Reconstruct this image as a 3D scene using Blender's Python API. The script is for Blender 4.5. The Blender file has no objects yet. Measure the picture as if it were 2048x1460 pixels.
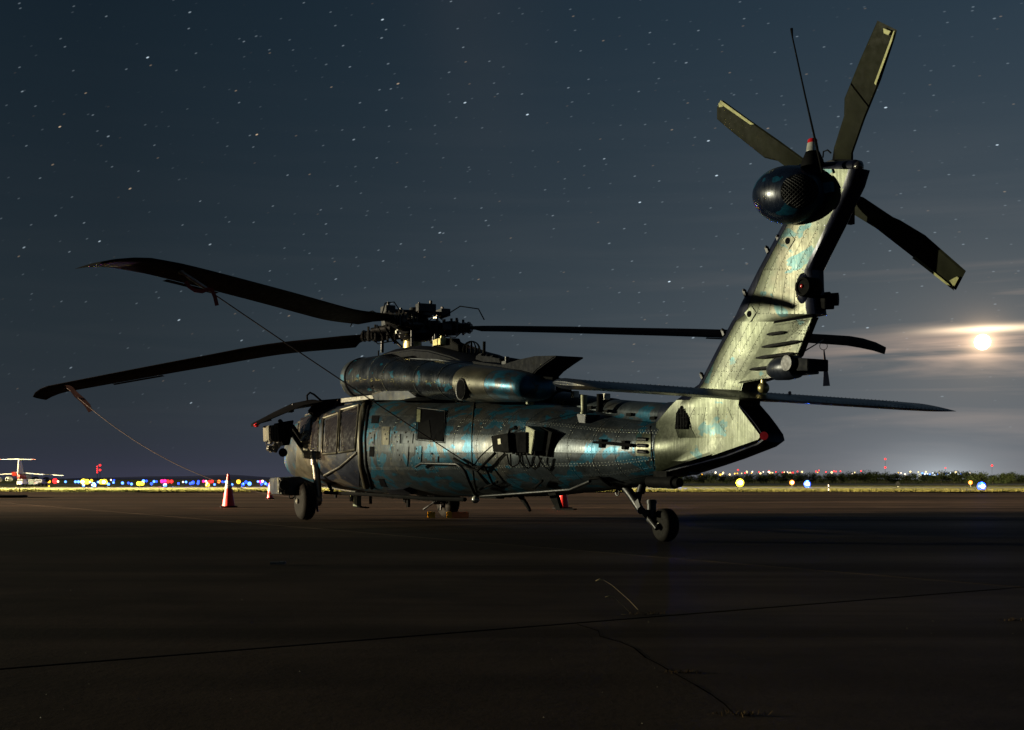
import bpy, math, random
import numpy as np
from mathutils import Vector, Matrix, noise
random.seed(7)
R = math.radians
# ------------------------------------------------------------------ camera
CAMH = .713; FPX = 2442.; HY = 957.; CX = 1024.          # eye height (m), focal length and horizon in 2048-wide pixels
scene = bpy.context.scene
cam_d = bpy.data.cameras.new('camera'); cam = bpy.data.objects.new('camera', cam_d)
scene.collection.objects.link(cam); scene.camera = cam
cam.location = (0, 0, CAMH); cam.rotation_euler = (R(90), 0, 0)
cam_d.sensor_width = 36; cam_d.lens = 36*FPX/2048; cam_d.shift_y = (HY-730)/2048
cam_d.clip_start = .05; cam_d.clip_end = 12000
# ------------------------------------------------------------------ exposure
scene.render.engine = 'CYCLES'
scene.view_settings.view_transform = 'Standard'; scene.view_settings.look = 'None'
scene.view_settings.exposure = 0; scene.view_settings.gamma = 1
# ------------------------------------------------------------------ night sky
world = bpy.data.worlds.new('World'); scene.world = world; world.use_nodes = True
W = world.node_tree; W.nodes.clear()
def wn(t, **k):
    n = W.nodes.new(t)
    for a, b in k.items(): setattr(n, a, b)
    return n
def wl(a, b): W.links.new(a, b)
def wm(op, a, b=None, c=None, clamp=False):
    n = wn('ShaderNodeMath', operation=op); n.use_clamp = clamp
    for i, v in enumerate((a, b, c)):
        if v is None: continue
        if hasattr(v, 'is_output'): wl(v, n.inputs[i])
        else: n.inputs[i].default_value = v
    return n.outputs[0]
def wadd(a, b):
    n = wn('ShaderNodeVectorMath', operation='ADD'); wl(a, n.inputs[0]); wl(b, n.inputs[1]); return n.outputs[0]
def wscale(col, fac):
    n = wn('ShaderNodeVectorMath', operation='SCALE')
    if hasattr(col, 'is_output'): wl(col, n.inputs[0])
    else: n.inputs[0].default_value = col
    if hasattr(fac, 'is_output'): wl(fac, n.inputs['Scale'])
    else: n.inputs['Scale'].default_value = fac
    return n.outputs[0]
tc = wn('ShaderNodeTexCoord'); sep = wn('ShaderNodeSeparateXYZ'); wl(tc.outputs['Generated'], sep.inputs[0])
dx, dy, dz = sep.outputs
elev = wm('ARCSINE', dz)
MOON = Vector(((1965-CX)/FPX, 1, (HY-684)/FPX)).normalized()
def wdir(v, sx=1, sz=1):    # 1 - angular distance measure to a direction, stretched
    ax = wm('MULTIPLY', wm('SUBTRACT', dx, v[0]), sx); az = wm('MULTIPLY', wm('SUBTRACT', dz, v[2]), sz); ay = wm('MULTIPLY', wm('SUBTRACT', dy, v[1]), sx)
    s = wm('ADD', wm('ADD', wm('MULTIPLY', ax, ax), wm('MULTIPLY', az, az)), wm('MULTIPLY', ay, ay))
    return wm('SQRT', s)
ramp = wn('ShaderNodeValToRGB'); wl(wm('DIVIDE', elev, 1.2, clamp=True), ramp.inputs[0])
cr = ramp.color_ramp; cr.interpolation = 'B_SPLINE'
SKY = [(0, (.036, .048, .066)), (.045, (.037, .052, .068)), (.1, (.030, .047, .062)), (.18, (.0205, .036, .052)), (.3, (.0125, .028, .045)), (.55, (.008, .018, .031)), (1, (.006, .011, .02))]
for i, (p, c) in enumerate(SKY):
    e = cr.elements[i] if i < 2 else cr.elements.new(p)
    e.position = p; e.color = (*c, 1)
base = ramp.outputs[0]
# the right half of the sky is lifted by the moon and the town's glow, the left stays darker
lift = wm('MULTIPLY_ADD', dx, 1.15, .90)
lift = wm('MAXIMUM', wm('MINIMUM', lift, 1.5), .55)
base = wscale(base, lift)
# town glow low over the horizon on the right
def glow(col, v, sx, sz, k, power=1.):
    d = wdir(v, sx, sz)
    g = wm('EXPONENT', wm('MULTIPLY', wm('POWER', d, power), -k))
    return wscale(col, g)
def px2dir(px, py): return Vector(((px-CX)/FPX, 1, (HY-py)/FPX)).normalized()
base = wadd(base, glow((.062, .072, .082), px2dir(1800, 955), 1, 2.4, 5.5))
base = wadd(base, glow((.34, .39, .42), px2dir(1885, 957), 1, 2.2, 36))
base = wadd(base, glow((.035, .03, .026), px2dir(1450, 957), 1, 3, 18))
base = wadd(base, glow((.016, .010, .03), px2dir(330, 960), .6, 5, 10))
# thin streaks of cloud
mp = wn('ShaderNodeMapping'); mp.inputs['Scale'].default_value = (3.0, 3.0, 42.); mp.inputs['Rotation'].default_value = (0, R(3), 0)
wl(tc.outputs['Generated'], mp.inputs[0])
nz = wn('ShaderNodeTexNoise'); nz.inputs['Scale'].default_value = 1.15; nz.inputs['Detail'].default_value = 5; nz.inputs['Roughness'].default_value = .52; nz.inputs['Distortion'].default_value = .5
wl(mp.outputs[0], nz.inputs['Vector'])
cl = wm('MULTIPLY', wm('SUBTRACT', nz.outputs['Fac'], .47), 5.5, clamp=True)
lowmask = wm('SUBTRACT', 1.0, wm('MULTIPLY', elev, 2.6), clamp=True)
cl = wm('MULTIPLY', cl, wm('MULTIPLY', lowmask, wm('ADD', wm('EXPONENT', wm('MULTIPLY', wdir(MOON, .5, 1.2), -4.5)), .10)))
base = wadd(base, wscale((.016, .015, .014), wm('MULTIPLY', cl, lift)))
# moonlit cloud and aureole
aur = glow((1., .66, .38), MOON, 1, 1.1, 175); base = wadd(base, wscale(aur, 3.0)); base = wadd(base, glow((.13, .085, .05), MOON, 1, 1.4, 34))
base = wadd(base, glow((.050, .048, .042), MOON, 1, 1.5, 7))
cm = wm('EXPONENT', wm('MULTIPLY', wdir(MOON, .75, 2.2), -19))
base = wadd(base, wscale((1.05, .66, .42), wm('MULTIPLY', wm('POWER', cl, 1.2), cm)))
bar = wdir(px2dir(1985, 657), 1.0, 13.)
bw = wm('EXPONENT', wm('MULTIPLY', wm('POWER', bar, 1.7), -330))
base = wadd(base, wscale((2.6, 1.9, 1.2), wm('MULTIPLY', bw, wm('MULTIPLY_ADD', nz.outputs['Fac'], 2.2, -.35))))
# stars: short trails, turned about a pole
POLE = Euler = None
mp2 = wn('ShaderNodeMapping'); mp2.inputs['Rotation'].default_value = (R(-38), R(16), 0); wl(tc.outputs['Generated'], mp2.inputs[0])
sp2 = wn('ShaderNodeSeparateXYZ'); wl(mp2.outputs[0], sp2.inputs[0])
ha = wm('ARCTAN2', sp2.outputs[0], sp2.outputs[1]); dec = wm('ARCSINE', sp2.outputs[2])
hac = wm('MULTIPLY', ha, wm('COSINE', dec))
nmw = wn('ShaderNodeTexNoise'); nmw.inputs['Scale'].default_value = 9; nmw.inputs['Detail'].default_value = 6; wl(tc.outputs['Generated'], nmw.inputs['Vector']); noise_mw = nmw.outputs['Fac']
def stars(scale, rad, gain, seed, aspect=2.3, p=6.):
    cb = wn('ShaderNodeCombineXYZ'); wl(wm('MULTIPLY', hac, scale/aspect), cb.inputs[0]); wl(wm('MULTIPLY_ADD', dec, scale, seed), cb.inputs[1])
    vo = wn('ShaderNodeTexVoronoi', voronoi_dimensions='2D'); vo.inputs['Scale'].default_value = 1; wl(cb.outputs[0], vo.inputs['Vector'])
    sc = wn('ShaderNodeSeparateColor'); wl(vo.outputs['Color'], sc.inputs[0])
    m = wm('SUBTRACT', 1.0, wm('DIVIDE', vo.outputs['Distance'], rad), clamp=True)
    b = wm('MULTIPLY', wm('POWER', sc.outputs[0], p), wm('MULTIPLY', wm('POWER', m, .6), gain))
    mixc = wn('ShaderNodeMix', data_type='RGBA'); wl(wm('GREATER_THAN', sc.outputs[1], .82), mixc.inputs[0])
    mixc.inputs[6].default_value = (.72, .88, 1, 1); mixc.inputs[7].default_value = (1, .72, .45, 1)
    return wscale(mixc.outputs[2], b)
fade = wm('MULTIPLY', wm('SUBTRACT', elev, .02), 6, clamp=True)
st = wadd(stars(52, .031, 1.2, 0., p=11), stars(130, .070, .26, 7.3, p=6)); st = wadd(st, stars(17, .0092, 2.2, 3.1, p=5))
mw = wm('MULTIPLY', noise_mw, wm('EXPONENT', wm('MULTIPLY', wm('POWER', wm('ADD', wm('ABSOLUTE', wm('SUBTRACT', dx, -.028)), .0001), 2.), -420)))
base = wadd(base, wscale((.016, .012, .009), wm('MULTIPLY', mw, wm('MULTIPLY', wm('SUBTRACT', elev, .16), 4, clamp=True))))
base = wadd(base, wscale(st, fade))
ns = wn('ShaderNodeTexSky', sky_type='NISHITA'); ns.sun_disc = False; ns.sun_elevation = math.asin(MOON.z); ns.sun_rotation = math.atan2(MOON.x, MOON.y)
base = wadd(base, wscale(ns.outputs[0], .0003))
bg = wn('ShaderNodeBackground'); bg.inputs[1].default_value = 1.0; wl(base, bg.inputs[0])
wo = wn('ShaderNodeOutputWorld'); wl(bg.outputs[0], wo.inputs[0])
world.cycles.sampling_method = 'MANUAL'; world.cycles.sample_map_resolution = 1024
# ------------------------------------------------------------------ the distant apron floodlight that rakes over the helicopter from the left
sun_d = bpy.data.lights.new('floodlight_sun', 'SUN'); sun = bpy.data.objects.new('floodlight_sun', sun_d); scene.collection.objects.link(sun)
LDIR = Vector((-.98, .19, .088)).normalized()
sun.rotation_euler = LDIR.to_track_quat('Z', 'Y').to_euler()
sun_d.energy = 4.4; sun_d.color = (1., .935, .62); sun_d.angle = R(.6)

# ------------------------------------------------------------------ helpers
TH = R(27.66); S_, C_ = math.sin(TH), math.cos(TH); HX, HYW = -2.363, 21.64    # where the main wheels stand and the way the nose points
def to_world(p): x, y, z = p; return Vector((HX-S_*x-C_*y, HYW+C_*x-S_*y, z))
def ray_local(px, py):
    a, b, e = (px-CX)/FPX, 1., (HY-py)/FPX
    o = (-S_*(0-HX)+C_*(0-HYW), -(C_*(0-HX)+S_*(0-HYW)), CAMH)
    d = (-S_*a+C_*b, -(C_*a+S_*b), e)
    return Vector(o), Vector(d)
def atp(px, py, p0, n):
    o, d = ray_local(px, py); n = Vector(n); t = (Vector(p0)-o).dot(n)/d.dot(n); return o+d*t
def at(px, py, y): return atp(px, py, (0, y, 0), (0, 1, 0))
def atx(px, py, x): return atp(px, py, (x, 0, 0), (1, 0, 0))
def wp(px, py, d): return Vector(((px-CX)/FPX*d, d, CAMH+(HY-py)/FPX*d))
def link(o): scene.collection.objects.link(o); return o
class MB:
    def __init__(s): s.v = []; s.f = []; s.m = []
    def add(s, vs, fs, m=0):
        k = len(s.v); s.v += [tuple(v) for v in vs]; s.f += [tuple(i+k for i in f) for f in fs]; s.m += [m]*len(fs); return s
    def box(s, c, size, M=None, m=0):
        c = Vector(c); a, b, h = [q/2 for q in size]; M = M or Matrix.Identity(3)
        vs = [c+M@Vector((x*a, y*b, z*h)) for x in (-1, 1) for y in (-1, 1) for z in (-1, 1)]
        return s.add(vs, [(0,1,3,2), (4,6,7,5), (0,4,5,1), (2,3,7,6), (0,2,6,4), (1,5,7,3)], m)
    def hexa(s, q, d, m=0):   # quad q extruded by vector d
        q = [Vector(p) for p in q]; n = len(q); d = Vector(d); vs = q+[p+d for p in q]
        return s.add(vs, [tuple(range(n))[::-1], tuple(range(n, 2*n))]+[(i, (i+1) % n, n+(i+1) % n, n+i) for i in range(n)], m)
    def cyl(s, p0, p1, r0, r1=None, n=14, m=0, caps=True):
        r1 = r0 if r1 is None else r1; p0, p1 = Vector(p0), Vector(p1); ax = (p1-p0).normalized()
        u = ax.orthogonal().normalized(); w = ax.cross(u)
        vs = [p+(u*math.cos(2*math.pi*i/n)+w*math.sin(2*math.pi*i/n))*r for p, r in ((p0, r0), (p1, r1)) for i in range(n)]
        fs = [(i, (i+1) % n, n+(i+1) % n, n+i) for i in range(n)]
        if caps: fs += [tuple(range(n))[::-1], tuple(range(n, 2*n))]
        return s.add(vs, fs, m)
    def lathe(s, p0, ax, prof, n=24, m=0):   # prof: (dist along axis, radius)
        p0, ax = Vector(p0), Vector(ax).normalized(); u = ax.orthogonal().normalized(); w = ax.cross(u)
        rings = [[p0+ax*h+(u*math.cos(2*math.pi*i/n)+w*math.sin(2*math.pi*i/n))*r for i in range(n)] for h, r in prof]
        return s.loft(rings, m=m)
    def loft(s, rings, caps=True, closed=True, m=0):
        n = len(rings[0]); vs = [p for r in rings for p in r]; fs = []
        for k in range(len(rings)-1):
            for i in range(n if closed else n-1):
                j = (i+1) % n; fs.append((k*n+i, k*n+j, (k+1)*n+j, (k+1)*n+i))
        if caps: fs += [tuple(range(n))[::-1], tuple(range((len(rings)-1)*n, len(rings)*n))]
        return s.add(vs, fs, m)
    def tube(s, pts, r, n=8, m=0):
        pts = [Vector(p) for p in pts]; rings = []; u = None
        for i, p in enumerate(pts):
            t = (pts[min(i+1, len(pts)-1)]-pts[max(i-1, 0)]).normalized()
            u = t.orthogonal().normalized() if u is None else (u-t*u.dot(t)).normalized()
            w = t.cross(u); rr = r[i] if isinstance(r, (list, tuple)) else r
            rings.append([p+(u*math.cos(2*math.pi*k/n)+w*math.sin(2*math.pi*k/n))*rr for k in range(n)])
        return s.loft(rings, m=m)
    def sphere(s, c, r, n=12, m=0, rings=8, M=None):
        c = Vector(c); r = Vector((r, r, r)) if not hasattr(r, '__len__') else Vector(r); M = M or Matrix.Identity(3)
        rr = []
        for i in range(rings+1):
            a = math.pi*(i/rings-.5)*.9995
            rr.append([c+M@Vector((r.x*math.cos(a)*math.cos(2*math.pi*k/n), r.y*math.cos(a)*math.sin(2*math.pi*k/n), r.z*math.sin(a))) for k in range(n)])
        return s.loft(rr, m=m)
    def build(s, name, mat, parent=None, smooth=35, bevel=0, **props):
        me = bpy.data.meshes.new(name); me.from_pydata(s.v, [], s.f); me.update()
        for mt in (mat if isinstance(mat, (list, tuple)) else [mat]): me.materials.append(mt)
        if isinstance(mat, (list, tuple)): me.polygons.foreach_set('material_index', s.m)
        import bmesh
        bm = bmesh.new(); bm.from_mesh(me)
        bmesh.ops.recalc_face_normals(bm, faces=bm.faces)
        if bevel: bmesh.ops.bevel(bm, geom=[e for e in bm.edges if e.is_manifold and e.calc_face_angle(0) > .6], offset=bevel, segments=2, affect='EDGES', clamp_overlap=True)
        bm.to_mesh(me); bm.free()
        if smooth:
            me.polygons.foreach_set('use_smooth', [True]*len(me.polygons)); me.set_sharp_from_angle(angle=R(smooth))
        o = link(bpy.data.objects.new(name, me)); o.parent = parent
        for k, v in props.items(): o[k] = v
        return o
def tag(o, label=None, category=None, group=None, kind=None):
    for k, v in (('label', label), ('category', category), ('group', group), ('kind', kind)):
        if v: o[k] = v
    return o
def empty(name, loc=(0, 0, 0), rz=0):
    o = link(bpy.data.objects.new(name, None)); o.location = loc; o.rotation_euler = (0, 0, rz); o.empty_display_size = .2; return o
def copy_tree(o, parent=None):
    c = o.copy(); link(c); c.parent = parent
    for ch in list(o.children): copy_tree(ch, c)
    return c
# ------------------------------------------------------------------ materials
def new_mat(name):
    m = bpy.data.materials.new(name); m.use_nodes = True; return m, m.node_tree, m.node_tree.nodes['Principled BSDF']
def nd(t, typ, **k):
    n = t.nodes.new(typ)
    for a, b in k.items():
        if a in n.inputs: n.inputs[a].default_value = b
        else: setattr(n, a, b)
    return n
def noise_n(t, vec, scale, detail=4, rough=.55, dist=0.):
    n = nd(t, 'ShaderNodeTexNoise'); n.inputs['Scale'].default_value = scale; n.inputs['Detail'].default_value = detail
    n.inputs['Roughness'].default_value = rough; n.inputs['Distortion'].default_value = dist
    if vec is not None: t.links.new(vec, n.inputs['Vector'])
    return n.outputs['Fac']
def mapr(t, v, a, b, c=0., d=1.):
    n = nd(t, 'ShaderNodeMapRange'); n.inputs[1].default_value = a; n.inputs[2].default_value = b; n.inputs[3].default_value = c; n.inputs[4].default_value = d
    t.links.new(v, n.inputs[0]); return n.outputs[0]
def mixc(t, f, a, b):
    n = nd(t, 'ShaderNodeMix', data_type='RGBA')
    if hasattr(f, 'is_output'): t.links.new(f, n.inputs[0])
    else: n.inputs[0].default_value = f
    for i, v in ((6, a), (7, b)):
        if hasattr(v, 'is_output'): t.links.new(v, n.inputs[i])
        else: n.inputs[i].default_value = (*v, 1)
    return n.outputs[2]
def mapping(t, scale=(1, 1, 1), rot=(0, 0, 0), loc=(0, 0, 0), coord='Object'):
    c = nd(t, 'ShaderNodeTexCoord'); m = nd(t, 'ShaderNodeMapping'); m.inputs['Scale'].default_value = scale; m.inputs['Rotation'].default_value = rot; m.inputs['Location'].default_value = loc
    t.links.new(c.outputs[coord], m.inputs[0]); return m.outputs[0]
def bump(t, p, h, strength=.3, dist=.01):
    b = nd(t, 'ShaderNodeBump'); b.inputs['Strength'].default_value = strength; b.inputs['Distance'].default_value = dist
    t.links.new(h, b.inputs['Height']); t.links.new(b.outputs[0], p.inputs['Normal'])
def plain(name, col, rough=.5, metal=0., var=.25, scale=6., spec=.5, bmp=0.):
    m, t, p = new_mat(name); v = mapping(t)
    f = noise_n(t, v, scale, 5)
    c = mixc(t, mapr(t, f, .35, .65), tuple(x*(1-var) for x in col), tuple(x*(1+var) for x in col))
    t.links.new(c, p.inputs['Base Color']); p.inputs['Metallic'].default_value = metal; p.inputs['Specular IOR Level'].default_value = spec
    t.links.new(mapr(t, noise_n(t, v, scale*2.3, 3), .3, .7, max(rough-.09, .03), rough+.1), p.inputs['Roughness'])
    if bmp: bump(t, p, f, bmp)
    return m
def paint(name, base, metal, rough, teal=True, patch=.55, tealcol=(.010, .10, .17), seed=0., tank=.55):
    """worn semi-gloss aircraft paint: dark base, hand-dabbed blue blotches, tan worn areas, vertical wiping streaks"""
    m, t, p = new_mat(name); L = t.links.new
    v = mapping(t, loc=(seed, seed*.7, 0))
    vs = mapping(t, scale=(.62, 1.1, .85), rot=(0, R(14), 0), loc=(seed, 0, seed))
    col = mixc(t, mapr(t, noise_n(t, v, 2.4, 4), .4, .62), tuple(b*.75 for b in base), tuple(b*1.25 for b in base))
    tan = mapr(t, noise_n(t, vs, 1.7, 5, .6, .3), .54, .60)
    col = mixc(t, mapr(t, tan, 0, 1, 0, tank), col, (.105, .088, .062))
    if teal:
        n1 = noise_n(t, vs, 4.1, 3., .5, .5); n2 = noise_n(t, v, .8, 2)
        a = nd(t, 'ShaderNodeMath', operation='ADD'); L(n1, a.inputs[0]); L(mapr(t, n2, .35, .65, -.06, .06), a.inputs[1])
        mk = mapr(t, a.outputs[0], patch, patch+.012)
        brk = mapr(t, noise_n(t, v, 14, 5, .7), .36, .5, .55, 1.)
        mm = nd(t, 'ShaderNodeMath', operation='MULTIPLY'); L(mk, mm.inputs[0]); L(brk, mm.inputs[1])
        col = mixc(t, mm.outputs[0], col, tealcol)
    vstr = mapping(t, scale=(26, 26, 1.3)); stre = noise_n(t, vstr, 1.5, 4, .6)
    grime = mapr(t, noise_n(t, v, 5.5, 7, .7), .35, .7, .72, 1.12)
    g2 = nd(t, 'ShaderNodeMath', operation='MULTIPLY'); L(grime, g2.inputs[0]); L(mapr(t, stre, .3, .7, .82, 1.12), g2.inputs[1])
    sc = nd(t, 'ShaderNodeVectorMath', operation='SCALE'); L(col, sc.inputs[0]); L(g2.outputs[0], sc.inputs['Scale'])
    L(sc.outputs[0], p.inputs['Base Color']); p.inputs['Metallic'].default_value = metal
    ra = nd(t, 'ShaderNodeMath', operation='ADD'); L(mapr(t, stre, .25, .75, rough-.07, rough+.07), ra.inputs[0]); L(mapr(t, noise_n(t, v, 3.1, 5), .3, .7, -.07, .09), ra.inputs[1])
    L(ra.outputs[0], p.inputs['Roughness'])
    ha_ = nd(t, 'ShaderNodeMath', operation='ADD'); L(stre, ha_.inputs[0]); L(mapr(t, noise_n(t, v, 9., 4), 0, 1, 0, 2.), ha_.inputs[1])
    bump(t, p, ha_.outputs[0], .35, .003)
    return m
def emit(name, col, k):
    m, t, p = new_mat(name); p.inputs['Base Color'].default_value = (*[c*.3 for c in col], 1)
    p.inputs['Emission Color'].default_value = (*col, 1); p.inputs['Emission Strength'].default_value = k; return m
M_skin = paint('camouflage_paint', (.038, .048, .060), .6, .39, patch=.545, tealcol=(.008, .080, .14), tank=.32)
M_fin = paint('fin_paint', (.040, .047, .030), .6, .40, patch=.62, tealcol=(.008, .042, .050), tank=.3, seed=3.3)
M_gloss = paint('gloss_camouflage_paint', (.010, .014, .022), .35, .25, patch=.635, seed=8., tank=.05)
M_navy = paint('navy_paint', (.014, .018, .032), .3, .36, teal=False)
M_blue = paint('deep_blue_paint_rim_light', (.006, .008, .026), .4, .34, teal=False, tank=0.)  # blue airfield rim light on the trailing edges is put into this colour
M_gear = paint('gearbox_paint', (.005, .010, .026), .35, .26, patch=.50, tealcol=(.006, .050, .095), seed=12., tank=0.)
M_worn = paint('worn_bare_panel', (.062, .058, .042), .6, .43, teal=False, seed=5.)
M_black = plain('black_composite', (.0045, .0045, .005), .65, spec=.02)
M_matte = plain('matte_navy', (.0035, .0042, .008), .6, spec=.04)
M_blade = plain('blade_rubber_black', (.005, .0035, .004), .6, spec=.04)
M_trblade = plain('tail_blade_olive_black', (.008, .009, .0045), .6, spec=.06)
M_wear = plain('worn_yellow_edge', (.19, .19, .08), .5, .3, scale=30)
M_dark = plain('black_and_recess_shade', (.003, .003, .004), .8, spec=.02)  # black parts; also stands in for shade inside openings drawn as plates
M_metal = plain('grey_steel', (.22, .21, .19), .35, .85, scale=12)
M_dmetal = plain('dark_steel', (.022, .022, .025), .42, .75, scale=12)
M_brass = plain('olive_yellow_metal', (.36, .31, .14), .38, .7, scale=10)
M_glass = plain('dark_tinted_window', (.016, .014, .016), .22, 0, spec=.5, var=.08)
M_rivet = plain('bare_rivet_metal', (.12, .125, .115), .4, .8, scale=40)
M_drivet = plain('dark_rivet', (.012, .014, .014), .6, .1)
M_tyre = plain('tyre_rubber', (.009, .008, .0075), .8, bmp=.2, scale=20, spec=.1)
M_rope = plain('dusty_red_rope', (.055, .032, .030), .8, scale=60)
M_red = plain('red_fabric', (.28, .03, .025), .8)
M_pale = plain('faded_pink_fabric', (.42, .30, .29), .85)
M_olive = plain('olive_box_paint', (.16, .165, .10), .5, .2)
M_tape = plain('cream_label', (.62, .58, .42), .6)
M_redlens = plain('red_lens', (.45, .01, .015), .12, spec=.9)
M_clear = plain('clear_lens', (.55, .55, .52), .1, .4)
M_white = plain('white_paint', (.78, .77, .72), .45)
M_jetred = plain('red_livery_paint', (.62, .05, .03), .4)
M_cone = plain('cone_orange_red', (.50, .010, .008), .5)
M_conew = plain('cone_white_band', (.38, .37, .36), .5)
M_choky = plain('chock_yellow', (.8, .5, .05), .6)
M_chocko = plain('chock_orange_wood', (.75, .25, .09), .7)

# ================================================================== GROUND
def ground_z(d):   # level apron, then a slight fall away from the viewer
    return float(np.interp(d, [0, 67, 380, 900, 2500, 9000], [0, 0, -1.62, -2.2, -3.0, -6.0]))
def fan_sheet(name, ds, mat, dz=0., half=1.6, nx=24, jit=0.):
    b = MB(); vs = []; fs = []
    for i, d in enumerate(ds):
        for k in range(nx+1):
            x = (k/nx*2-1)*max(half*d, 60); dd = d+(noise.noise(Vector((x*.11, d, 0)))*jit if i in (0, len(ds)-1) else 0)
            vs.append((x, dd, ground_z(max(dd, 0))+dz))
    n = nx+1
    for i in range(len(ds)-1):
        for k in range(nx): fs.append((i*n+k, i*n+k+1, (i+1)*n+k+1, (i+1)*n+k))
    b.add(vs, fs); o = b.build(name, mat, smooth=0); o['kind'] = 'structure'; return o
def concrete(name, col, spec=.25, rough=.55, bands=True, joint=False):
    m, t, p = new_mat(name); L = t.links.new
    v = mapping(t); c = nd(t, 'ShaderNodeNewGeometry')
    mp_ = nd(t, 'ShaderNodeMapping'); L(c.outputs['Position'], mp_.inputs[0]); mp_.inputs['Scale'].default_value = (.035, .42, 1)
    f1 = noise_n(t, mp_.outputs[0], 1., 5, .6, .6)
    f2 = noise_n(t, c.outputs['Position'], .9, 8, .65); f3 = noise_n(t, c.outputs['Position'], 24, 5, .7)
    col1 = mixc(t, mapr(t, f1, .38, .62), tuple(x*.35 for x in col), tuple(x*1.6 for x in col))
    col2 = mixc(t, mapr(t, f2, .42, .66, 0, .75), col1, tuple(x*.4 for x in col))
    col3 = mixc(t, mapr(t, f3, .66, .76), col2, tuple(x*2.2 for x in col))
    oi = nd(t, 'ShaderNodeObjectInfo')
    sc = nd(t, 'ShaderNodeVectorMath', operation='SCALE'); L(col3, sc.inputs[0]); L(mapr(t, oi.outputs['Random'], 0, 1, .62, 1.38), sc.inputs['Scale'])
    L(sc.outputs[0], p.inputs['Base Color']); p.inputs['Specular IOR Level'].default_value = spec
    L(mapr(t, f1, .35, .65, rough+.12, rough-.1), p.inputs['Roughness'])
    bump(t, p, f3, .3, .006); return m
M_slab = concrete('oil_stained_concrete', (.034, .023, .016), spec=.04, rough=.7)
M_joint = plain('joint_sealant', (.002, .0018, .0016), .9, spec=.0)
M_pave = concrete('far_paving', (.10, .09, .07), spec=.3)
def grassmat(name, a, b):
    m, t, p = new_mat(name); L = t.links.new; c = nd(t, 'ShaderNodeNewGeometry')
    mp_ = nd(t, 'ShaderNodeMapping'); L(c.outputs['Position'], mp_.inputs[0]); mp_.inputs['Scale'].default_value = (.02, .09, 1)
    f = noise_n(t, mp_.outputs[0], 1., 7, .62); L(mixc(t, mapr(t, f, .38, .62), a, b), p.inputs['Base Color']); p.inputs['Roughness'].default_value = .9
    p.inputs['Specular IOR Level'].default_value = .05
    bump(t, p, noise_n(t, c.outputs['Position'], 2.5, 5, .7), 1., .25); return m
M_grass = grassmat('dry_yellow_grass', (.045, .055, .015), (.20, .17, .065))
M_blade_grass = grassmat('grass_blades', (.05, .06, .015), (.14, .13, .04))
base_g = fan_sheet('ground', [-30, 0, 20, 45, 64, 75, 100, 150, 220, 300, 380, 500, 700, 900, 1300, 2500, 5000, 9000], M_grass, dz=-.045)
fan_sheet('taxiway', [150, 180, 215], M_pave, dz=-.02, jit=3)
fan_sheet('runway', [430, 500, 640], M_pave, dz=-.01, jit=3)
apron = fan_sheet('apron', [-12, 5, 20, 35, 50, 66], M_joint, dz=-.0035, half=1.0, jit=2.)
# concrete slabs, each its own piece, laid on the joint-coloured bed
SL = 11.; ga = R(33.2); gu = Vector((math.cos(ga), math.sin(ga))); gv = Vector((-math.sin(ga), math.cos(ga)))
org = Vector((.185, 5.94)); off_v = Vector((.628, 12.17))-org; org = org+gu*off_v.dot(gu)
g = .012
bm_s = MB(); h = SL/2-g
bm_s.add([(-h, -h, -.03), (h, -h, -.03), (h, h, -.03), (-h, h, -.03), (-h, -h, -.002), (h, -h, -.002), (h, h, -.002), (-h, h, -.002), (-h+.008, -h+.008, 0), (h-.008, -h+.008, 0), (h-.008, h-.008, 0), (-h+.008, h-.008, 0)],
         [(8, 9, 10, 11)]+[(i, (i+1) % 4, 4+(i+1) % 4, 4+i) for i in range(4)]+[(4+i, 4+(i+1) % 4, 8+(i+1) % 4, 8+i) for i in range(4)])
slab0 = None
for i in range(-14, 16):
    for j in range(-10, 14):
        c = org+gu*(i+.5)*SL+gv*(j+.5)*SL
        if not (-8 < c.y < 64) or abs(c.x) > .46*max(c.y, 0)+12: continue
        if slab0 is None: o = slab0 = bm_s.build('slab', M_slab, apron, smooth=0)
        else: o = slab0.copy(); link(o)
        o.location = (c.x, c.y, ground_z(c.y)); o.rotation_euler = (0, 0, ga)
#@@HELI@@
# ================================================================== HELICOPTER (local axes: x to the nose, y to the left side, z up, origin between the main wheels)
heli = empty('helicopter', (HX, HYW, 0), R(90)+TH)
tag(heli, 'large dark blue camouflaged military helicopter parked with its tail towards the viewer', 'helicopter')
def pch(xs, ys):   # smooth monotone interpolation
    xs = np.array(xs, float); ys = np.array(ys, float); h = np.diff(xs); d = np.diff(ys)/h; m = np.zeros(len(xs)); m[0] = d[0]; m[-1] = d[-1]
    for i in range(1, len(xs)-1):
        if d[i-1]*d[i] > 0: w1 = 2*h[i]+h[i-1]; w2 = h[i]+2*h[i-1]; m[i] = (w1+w2)/(w1/d[i-1]+w2/d[i])
    def f(x):
        x = min(max(x, xs[0]), xs[-1]); i = min(int(np.searchsorted(xs, x, 'right'))-1, len(xs)-2); t = (x-xs[i])/h[i]
        return float((2*t**3-3*t*t+1)*ys[i]+(t**3-2*t*t+t)*h[i]*m[i]+(-2*t**3+3*t*t)*ys[i+1]+(t**3-t*t)*h[i]*m[i+1])
    return f
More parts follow.
